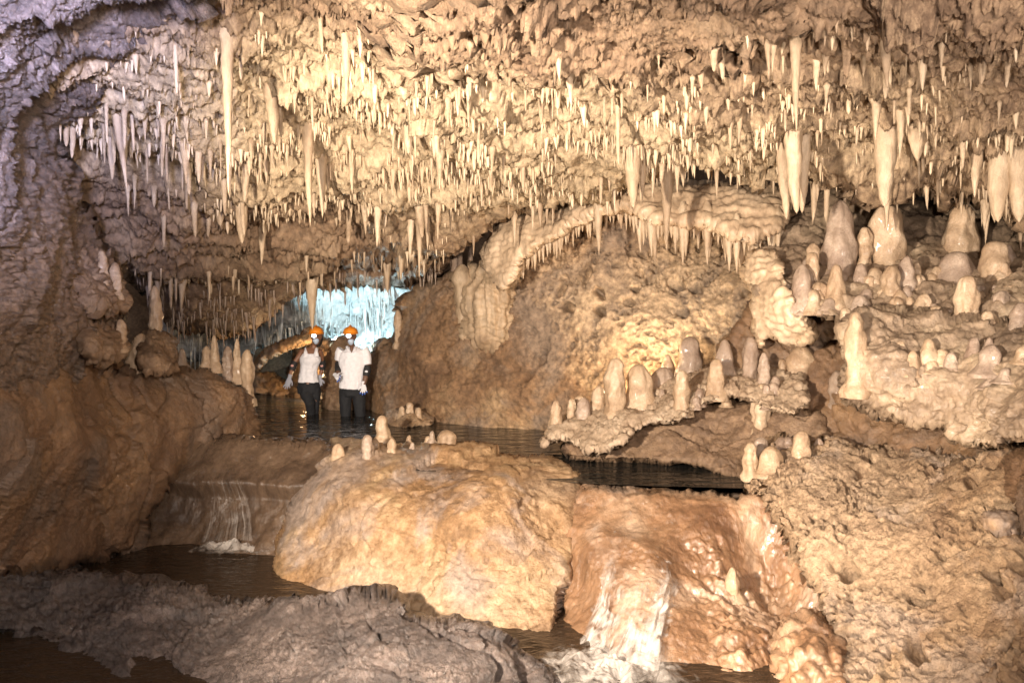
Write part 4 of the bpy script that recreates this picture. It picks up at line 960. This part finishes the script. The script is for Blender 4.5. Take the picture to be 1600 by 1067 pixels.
def fuse(name, parts, mat, parent=None, voxel=.012, smooth=3, fold=0.):
    bm = bmesh.new()
    for Vs, fs in parts:
        vv = [bm.verts.new(v) for v in Vs]
        for f in fs: bm.faces.new([vv[i] for i in f])
    bmesh.ops.recalc_face_normals(bm, faces=bm.faces)
    me = bpy.data.meshes.new(name); bm.to_mesh(me); bm.free()
    o = bpy.data.objects.new(name, me); COL.objects.link(o)
    m = o.modifiers.new('r', 'REMESH'); m.mode = 'VOXEL'; m.voxel_size = voxel; m.use_smooth_shade = True
    s = o.modifiers.new('s', 'SMOOTH'); s.factor = .5; s.iterations = smooth
    dg = bpy.context.evaluated_depsgraph_get(); m2 = bpy.data.meshes.new_from_object(o.evaluated_get(dg))
    o.modifiers.clear(); o.data = m2; m2.materials.clear(); m2.materials.append(mat); bpy.data.meshes.remove(me)
    m2.polygons.foreach_set('use_smooth', np.ones(len(m2.polygons), bool))
    if fold:
        n = len(m2.vertices); co = np.empty(n*3, np.float32); m2.vertices.foreach_get('co', co); no = np.empty(n*3, np.float32); m2.vertex_normals.foreach_get('vector', no)
        q = co.reshape(-1,3).astype(float); d = fold*(ridge(q, 7, 2, 501, .5, (1,1,.45))-.7)+fold*.6*fbm(q, 16, 2, 502)
        m2.vertices.foreach_set('co', (q+no.reshape(-1,3)*d[:,None]).astype(np.float32).ravel()); m2.update()
    if parent: o.parent = parent
    return o
M_skin = plain('brown skin', (.20,.095,.055), .5); M_skin2 = plain('dark brown skin', (.15,.078,.05), .5)
M_shirt = plain('white cotton', (.76,.75,.79), .85); M_pants = plain('black leggings', (.010,.011,.014), .85)
M_helmet = plain('orange helmet plastic', (.80,.26,.02), .3); M_pad = plain('black elbow pad fabric', (.015,.013,.014), .7)
M_glove = plain('white knit glove', (.72,.72,.76), .85); M_blue = plain('blue rubber grip', (.05,.13,.50), .5); M_ggrey = plain('grey glove', (.30,.31,.36), .8)
M_patch = plain('pink pad badge', (.55,.28,.25), .6); M_lens = plain('headlamp lens', (.9,.95,1), .2, (.80,.90,1.0), 5); M_lampbody = plain('headlamp shell', (.6,.62,.65), .4)
M_hair = plain('black hair', (.012,.009,.008), .6); M_eye = plain('dark eye', (.02,.015,.012), .2); M_lip = plain('lip', (.25,.09,.08), .4); M_dust = plain('pale blue dust mask', (.42,.50,.62), .8)
def pp(x, y, Y): return Vector(P(x, y, Y))
def head(cx, cy, Y, h, turn=0.):
    """rings of a head: chin to crown; h = half height in metres"""
    c = pp(cx, cy, Y); out = []
    for t, rx, ry, dy in ((-1.02,.018,.02,-.045),(-.93,.040,.042,-.038),(-.75,.056,.068,-.02),(-.45,.066,.084,-.008),(-.1,.074,.094,0),(.3,.078,.098,.006),(.65,.070,.088,.010),(.9,.046,.058,.012),(1.0,.016,.02,.012)):
        out.append((c+Vector((turn*dy*-2, dy, t*h)), rx, ry))
    parts = [loft(out, 18)]
    f = c+Vector((turn*.18, -.092, -.10*h))
    parts.append(loft([(f+Vector((0,.01,.035)), .007, .010), (f+Vector((0,-.004,.01)), .010, .014), (f+Vector((0,-.016,-.018)), .017, .016), (f+Vector((0,.01,-.034)), .012, .012)], 8))
    for sg in (-1, 1):
        e = c+Vector((sg*.078, .012, -.06*h)); parts.append(loft([(e+Vector((0,0,-.032)), .007, .012), (e, .013, .022), (e+Vector((0,0,.03)), .010, .016)], 8))
    return parts, c
def face_bits(person, c, h, turn=0.):
    for sg in (-1, 1):
        e = c+Vector((sg*.031+turn*.15, -.084, .03*h)); fuse('eye', [loft([(e+Vector((-.014,0,0)), .003, .003), (e, .010, .010), (e+Vector((.014,0,0)), .003, .003)], 8)], M_eye, person, .003, 0)
    m = c+Vector((turn*.15, -.080, -.50*h)); fuse('mouth', [loft([(m+Vector((-.026,.006,0)), .004, .004), (m, .009, .009), (m+Vector((.026,.006,0)), .004, .004)], 8)], M_lip, person, .003, 0)
def dust_mask(person, c, h, turn=0.):
    m = c+Vector((turn*.15, -.062, -.58*h))
    fuse('face_mask', [loft([(m+Vector((0,.0,.034)), .026, .022), (m+Vector((0,-.012,.02)), .044, .038), (m+Vector((0,-.016,0)), .048, .044), (m+Vector((0,-.004,-.026)), .036, .036), (m+Vector((0,.006,-.042)), .022, .022)], 14)], M_dust, person, .006, 1)
def helmet(person, c, h, tilt=0.):
    rings = []
    for t, r in ((0,.104),(.2,.108),(.45,.103),(.7,.086),(.88,.058),(.97,.028),(1.,.006)):
        rings.append((c+Vector((0, .010, .30*h+t*.108)), r*.98, r*1.14))
    brim = [(c+Vector((0,.0,.30*h-.004)), .118, .142), (c+Vector((0,.0,.30*h+.010)), .116, .140)]
    o = fuse('helmet', [loft(rings, 22), loft(brim, 22)], M_helmet, person, .006, 2)
    ridge_ = [(c+Vector((0, y, z)), .012, .010) for y, z in ((-.10,.30*h+.05),(-.06,.30*h+.103),(.01,.30*h+.122),(.08,.30*h+.10),(.12,.30*h+.05))]
    fuse('helmet_ridge', [loft(ridge_, 8)], M_helmet, o, .005, 1)
    l = c+Vector((0, -.122, .30*h-.026))
    hb = fuse('headlamp', [loft([(l+Vector((0,.03,0)), .038, .030), (l+Vector((0,-.012,0)), .040, .032)], 16)], M_lampbody, o, .006, 1)
    fuse('lens', [loft([(l+Vector((0,-.012,0)), .036, .028), (l+Vector((0,-.022,0)), .030, .022)], 16)], M_lens, hb, .005, 1)
    return o
def hand(person, wrist, tip, side, mat, tipmat, spread=1.):
    """glove with palm, four fingers and a thumb; wrist to finger tips"""
    d = (tip-wrist); L = d.length; d = d.normalized(); a = d.cross(Vector((0,1,0))).normalized(); n = a.cross(d).normalized()
    palm = [loft([(wrist-d*.05, .034, .028), (wrist, .030, .024), (wrist+d*L*.25, .042, .02), (wrist+d*L*.52, .044, .018), (wrist+d*L*.56, .038, .014)], 12)]
    tips = []
    for k, ln in enumerate((.86, 1.0, .95, .78)):
        b = wrist+d*L*.5+a*(k-1.5)*.021; e = wrist+d*L*ln+a*(k-1.5)*.030*spread-n*.012
        m = (b+e)/2-n*.006
        palm.append(loft([(b, .0105, .0105), (m, .010, .010), (b+(e-b)*.66, .0095, .0095)], 8))
        tips.append(loft([(b+(e-b)*.40, .0112, .0112), (b+(e-b)*.7, .0112, .0112), (e, .008, .008)], 8))
    t0 = wrist+d*L*.15+a*side*.035; t1 = wrist+d*L*.5+a*side*.072-n*.015
    palm.append(loft([(t0, .014, .014), ((t0+t1)/2+a*side*.008, .012, .012), (t1, .009, .009)], 8))
    g = fuse('glove', palm, mat, person, .005, 1)
    if tipmat:
        for tp in tips: fuse('glove_finger', [tp], tipmat, g, .004, 0)
    return g
# --- the man, 11.7 m away, facing the camera and wading
Y = 11.7
hp, hc = head(547.5, 525.5, Y-.02, .128, .15)
body = hp+[loft([(pp(549,536,Y+.03), .05, .055), (pp(550,546,Y+.03), .055, .06), (pp(551,552,Y+.03), .10, .075)], 14),
 loft([(pp(551,543,Y+.03), .09, .06), (pp(551,549,Y+.03), .17, .10), (pp(551,562,Y+.02), .185, .115), (pp(550,580,Y+.02), .165, .105), (pp(549,597,Y+.02), .15, .10), (pp(549,608,Y+.02), .165, .11), (pp(549,617,Y+.02), .15, .10)], 20)]
body += [loft([(pp(569,547,Y+.03), .062, .06), (pp(572.5,560,Y+.02), .052, .052), (pp(573.5,578,Y), .042, .045), (pp(571,590,Y-.06), .04, .04), (pp(568,602,Y-.1), .03, .03)], 12),
         loft([(pp(533,547,Y+.03), .062, .06), (pp(530,559,Y+.04), .05, .05), (pp(529.5,573,Y+.04), .042, .044), (pp(528,582,Y-.08), .038, .038), (pp(526.5,588,Y-.2), .03, .03)], 12)]
for hx, kx, fx in ((540.5,540,539), (560,563,565)):
    body.append(loft([(pp(hx,608,Y+.02), .09, .09), (pp((hx+kx)/2,630,Y), .078, .08), (pp(kx,652,Y-.02), .058, .062), (pp(kx,675,Y+.02), .055, .06), (pp(fx,700,Y+.03), .04, .045), (pp(fx,704,Y-.08), .045, .035)], 14))
man = fuse('person', body, M_skin2, None, .012, 3)
tag(man, 'person wading in white polo shirt and orange helmet, one arm hanging and one bent', 'person')
face_bits(man, hc, .128, .15); helmet(man, hc, .128); dust_mask(man, hc, .128, .15)
sh = [loft([(pp(550,541.5,Y+.03), .062, .065), (pp(551,546,Y+.03), .155, .09), (pp(551,552,Y+.025), .20, .125), (pp(551,565,Y+.01), .205, .135), (pp(550,580,Y+.01), .185, .13), (pp(549,596,Y+.01), .178, .13), (pp(548.5,607,Y+.01), .185, .138)], 22),
      loft([(pp(567,546,Y+.03), .085, .08), (pp(571.5,553,Y+.025), .078, .078), (pp(573.5,563,Y+.02), .07, .072), (pp(574.2,570,Y+.01), .068, .07)], 14),
      loft([(pp(535,546,Y+.03), .085, .08), (pp(531,553,Y+.035), .076, .078), (pp(529.5,563,Y+.04), .066, .07)], 14)]
shirt = fuse('shirt', sh, M_shirt, man, .010, 3, .007)
for sg in (-1, 1):
    a, b = pp(549+sg*7, 541, Y-.035), pp(549.5+sg*1.2, 551, Y-.125)
    fuse('collar', [loft([(a, .022, .012), (a.lerp(b,.5)+Vector((sg*.01,-.012,0)), .026, .012), (b, .008, .008)], 10)], M_shirt, shirt, .006, 1)
fuse('neck_opening', [loft([(pp(549.5,540,Y-.055), .034, .03), (pp(549.5,545,Y-.09), .024, .03), (pp(549.5,550.5,Y-.118), .006, .012)], 12)], M_skin2, shirt, .006, 1)
tr = [loft([(pp(549,600,Y+.01), .168, .12), (pp(549,608,Y+.01), .178, .125), (pp(549.5,618,Y+.01), .17, .12)], 20)]
for hx, kx, fx in ((540,539.5,539), (560,563,565)):
    tr.append(loft([(pp(hx,609,Y+.02), .098, .105), (pp((hx+kx)/2,630,Y), .09, .095), (pp(kx,652,Y-.02), .074, .078), (pp(kx,678,Y+.02), .07, .072), (pp(fx,698,Y+.03), .05, .055)], 14))
fuse('trousers', tr, M_pants, man, .010, 2, .008)
for a, b, c_ in (((574,571,Y),(573.5,580,Y-.02),(571.5,588,Y-.05)), ((529.5,566,Y+.04),(529,575,Y+.0),(528,581,Y-.08))):
    pd = fuse('elbow_pad', [loft([(pp(*a), .055, .055), (pp(*b), .06, .062), (pp(*c_), .048, .05)], 12)], M_pad, man, .009, 1)
    q = pp(*b)+Vector((0,-.058,0)); fuse('pad_badge', [loft([(q+Vector((0,.006,0)), .026, .02), (q+Vector((0,-.006,0)), .022, .016)], 10)], M_glove, pd, .005, 0)
hand(man, pp(568,601,Y-.1), pp(568.5,617.5,Y-.13), -1, M_glove, M_blue, 1.2)
hand(man, pp(525,587,Y-.22), pp(532,594,Y-.34), 1, M_glove, M_blue, 1.)
# --- the woman, a step farther back
Y = 11.9
hp, hc = head(494, 525, Y-.02, .118, .1)
body = hp+[loft([(pp(491.5,536,Y+.03), .04, .045), (pp(490,544,Y+.03), .045, .05), (pp(488,550,Y+.03), .08, .065)], 14),
 loft([(pp(486.5,543,Y+.03), .08, .05), (pp(486,548,Y+.03), .135, .08), (pp(485,560,Y+.01), .145, .11), (pp(483,577,Y+.02), .118, .092), (pp(482,590,Y+.02), .128, .10), (pp(482,603,Y+.02), .16, .12), (pp(482.5,614,Y+.02), .155, .115)], 20)]
body += [loft([(pp(474,547,Y+.03), .05, .05), (pp(467,557,Y+.02), .043, .044), (pp(458.5,569,Y), .036, .038), (pp(455.5,580,Y-.04), .034, .034), (pp(452.5,591,Y-.08), .026, .026)], 12),
         loft([(pp(498.5,547,Y+.04), .05, .05), (pp(502,558,Y+.10), .042, .042), (pp(504,570,Y+.16), .036, .036), (pp(502,582,Y+.14), .032, .032), (pp(500,592,Y+.10), .026, .026)], 12)]
legs = (((475,606),(484,630,-.14),(487,655,-.02),(487,690,.02)), ((492,607),(493,632,.04),(491,655,.08),(489,690,.1)))
for (h0, k1, a1, f1) in legs:
    body.append(loft([(pp(*h0,Y+.02), .082, .085), (pp((h0[0]+k1[0])/2,619,Y+k1[2]/2), .078, .08), (pp(k1[0],k1[1],Y+k1[2]), .058, .062), (pp(a1[0],a1[1],Y+a1[2]), .048, .052), (pp(f1[0],f1[1],Y+f1[2]), .036, .04), (pp(f1[0],f1[1]+4,Y+f1[2]-.08), .04, .03)], 14))
wom = fuse('person', body, M_skin, None, .012, 3)
tag(wom, 'person wading in white tank top and black leggings, orange helmet, bare shoulders and elbow pads', 'person')
face_bits(wom, hc, .118, .1); helmet(wom, hc, .118); dust_mask(wom, hc, .118, .1)
fuse('hair', [loft([(hc+Vector((0,.05,.03)), .085, .06), (hc+Vector((0,.07,-.05)), .088, .05), (hc+Vector((0,.075,-.13)), .06, .04), (hc+Vector((0,.075,-.17)), .03, .02)], 14)], M_hair, wom, .008, 2)
tk = [loft([(pp(485.5,553,Y+.005), .125, .095), (pp(485,561,Y), .155, .128), (pp(483.5,570,Y+.01), .138, .112), (pp(482.5,580,Y+.01), .130, .105), (pp(482,590,Y+.01), .144, .112), (pp(482,597,Y+.01), .160, .125)], 22)]
for x0, x1 in ((478,477.5), (495,494)):
    tk.append(loft([(pp(x0,546,Y+.04), .022, .03), (pp(x0,545,Y-.01), .022, .022), (pp(x1,550,Y-.06), .026, .022), (pp(x1,557,Y-.08), .04, .03)], 10))
fuse('tank_top', tk, M_shirt, wom, .009, 2, .009)
tr = [loft([(pp(482,594,Y+.02), .145, .11), (pp(482,604,Y+.02), .172, .13), (pp(482.5,614,Y+.02), .168, .125)], 20)]
for (h0, k1, a1, f1) in legs:
    tr.append(loft([(pp(*h0,Y+.02), .088, .092), (pp((h0[0]+k1[0])/2,619,Y+k1[2]/2), .086, .088), (pp(k1[0],k1[1],Y+k1[2]), .066, .07), (pp(a1[0],a1[1],Y+a1[2]), .056, .06), (pp(f1[0],f1[1]-2,Y+f1[2]), .044, .048)], 14))
fuse('leggings', tr, M_pants, wom, .010, 2, .008)
for a, b, c_ in (((461,565,Y+.01),(458,571,Y-.01),(456,579,Y-.04)), ((503,563,Y+.12),(504,571,Y+.15),(503,578,Y+.15))):
    pd = fuse('elbow_pad', [loft([(pp(*a), .05, .05), (pp(*b), .056, .058), (pp(*c_), .046, .048)], 12)], M_pad, wom, .009, 1)
    q = pp(*b)+Vector((0,-.055,0)); fuse('pad_badge', [loft([(q+Vector((0,.006,0)), .026, .022), (q+Vector((0,-.006,0)), .022, .018)], 10)], M_patch, pd, .005, 0)
hand(wom, pp(452.5,590,Y-.08), pp(446,612,Y-.12), 1, M_ggrey, None, 1.3)
hand(wom, pp(500,591,Y+.10), pp(499,607,Y+.08), 1, M_ggrey, None, 1.)

# ------------------------------------------------------------------ light
def lamp(name, typ, loc, power, col, radius=.1, aim=None, cone=60, blend=.6, size=None):
    d = bpy.data.lights.new(name, typ); d.energy = power; d.color = col
    if typ == 'AREA': d.shape = 'DISK'; d.size = size or .6
    else: d.shadow_soft_size = radius
    if typ == 'SPOT': d.spot_size = math.radians(cone); d.spot_blend = blend
    o = bpy.data.objects.new(name, d); COL.objects.link(o); o.location = loc
    if aim is not None: o.rotation_euler = (Vector(aim)-Vector(loc)).to_track_quat('-Z', 'Y').to_euler()
    return o
WARM = (1, .74, .46); NEUT = (1, .84, .68); COOL = (.62, .64, 1.0)
lamp('show_lamp_key', 'SPOT', (-2.0, 1.6, 1.6), 1900, (1,.85,.69), .10, (.6, 7.8, 1.1), 80, .6)
lamp('fill_spot_mound', 'SPOT', (2.9, 1.4, .7), 290, (1,.85,.73), .12, (2.0, 6.2, 3.3), 78, .8)  # added fill, out of frame, evens out the dull ceiling over the mound
lamp('fill_spot_side', 'SPOT', (.25, 3.7, -.75), 240, (1,.80,.60), .06, (2.7, 5.8, .1), 62, .8)  # added grazing light below the frame, brings out the pits of the bank
lamp('fill_point_low', 'POINT', P(345, 946, 6.75), 9, (1,.8,.6), .06)  # added small fill that brightens the brown cascade step
lamp('show_lamp_ceiling', 'SPOT', P(455, 985, 6.1), 300, (1,.855,.67), .10, (-.7, 7.4, 3.6), 100, .9)
lamp('show_lamp_alcove', 'POINT', P(1003, 600, 9.15), 38, WARM, .06)
lamp('show_lamp_cascade', 'POINT', P(815, 1062, 5.35), 10, (1,.76,.5), .08)
lamp('passage_lamp_cool', 'POINT', P(552, 570, 13.4), 185, (.60,.90,1.0), .1)
lamp('passage_lamp_warm', 'POINT', P(484, 590, 13.2), 30, (1,.66,.34), .06)
lamp('passage_lamp_cool_deep', 'POINT', P(490, 562, 16.2), 250, (.60,.90,1.0), .1)
lamp('fill_spot_bank', 'SPOT', P(330, 948, 6.6), 200, (1,.82,.60), .10, (-2.3, 7.6, 3.2), 92, .9)  # added unseen fill for the ceiling and bank near the lilac wall
lamp('front_fill', 'AREA', (.5, -.1, 2.1), 180, (1,.85,.74), aim=(-1.6, 7, 1.1), size=.5)  # added frontal fill beside the camera, lifts the whole cave
lamp('cool_lamp', 'SPOT', (-.9, .7, 2.3), 2600, (.58,.62,1.0), .2, (-3.4, 4.3, 3.35), 50, .9)
lamp('cool_lamp_low', 'AREA', (-2.0, 1.6, 1.8), 10, (.85,.80,1.0), aim=(-1.5, 5.6, -.6), size=.5)
w = bpy.data.worlds.new('World'); sc.world = w; w.use_nodes = True
bg = w.node_tree.nodes['Background']; bg.inputs[0].default_value = (.95, .82, .74, 1); bg.inputs[1].default_value = .11
cam = bpy.data.cameras.new('camera'); cam.sensor_width = 36; cam.lens = 36*F/1600; cam.clip_end = 200; cam.clip_start = .05
co = bpy.data.objects.new('camera', cam); COL.objects.link(co); co.location = (0,0,CAMZ); co.rotation_euler = (math.pi/2-PITCH, 0, 0); sc.camera = co
sc.view_settings.view_transform = 'Standard'; sc.view_settings.look = 'None'; sc.view_settings.exposure = 1.1
sc.render.engine = 'CYCLES'; sc.cycles.use_denoising = True; sc.cycles.max_bounces = 6; sc.cycles.transparent_max_bounces = 12
sc.cycles.sample_clamp_indirect = 1.2; sc.cycles.caustics_reflective = False; sc.cycles.caustics_refractive = False; sc.cycles.blur_glossy = 3.0
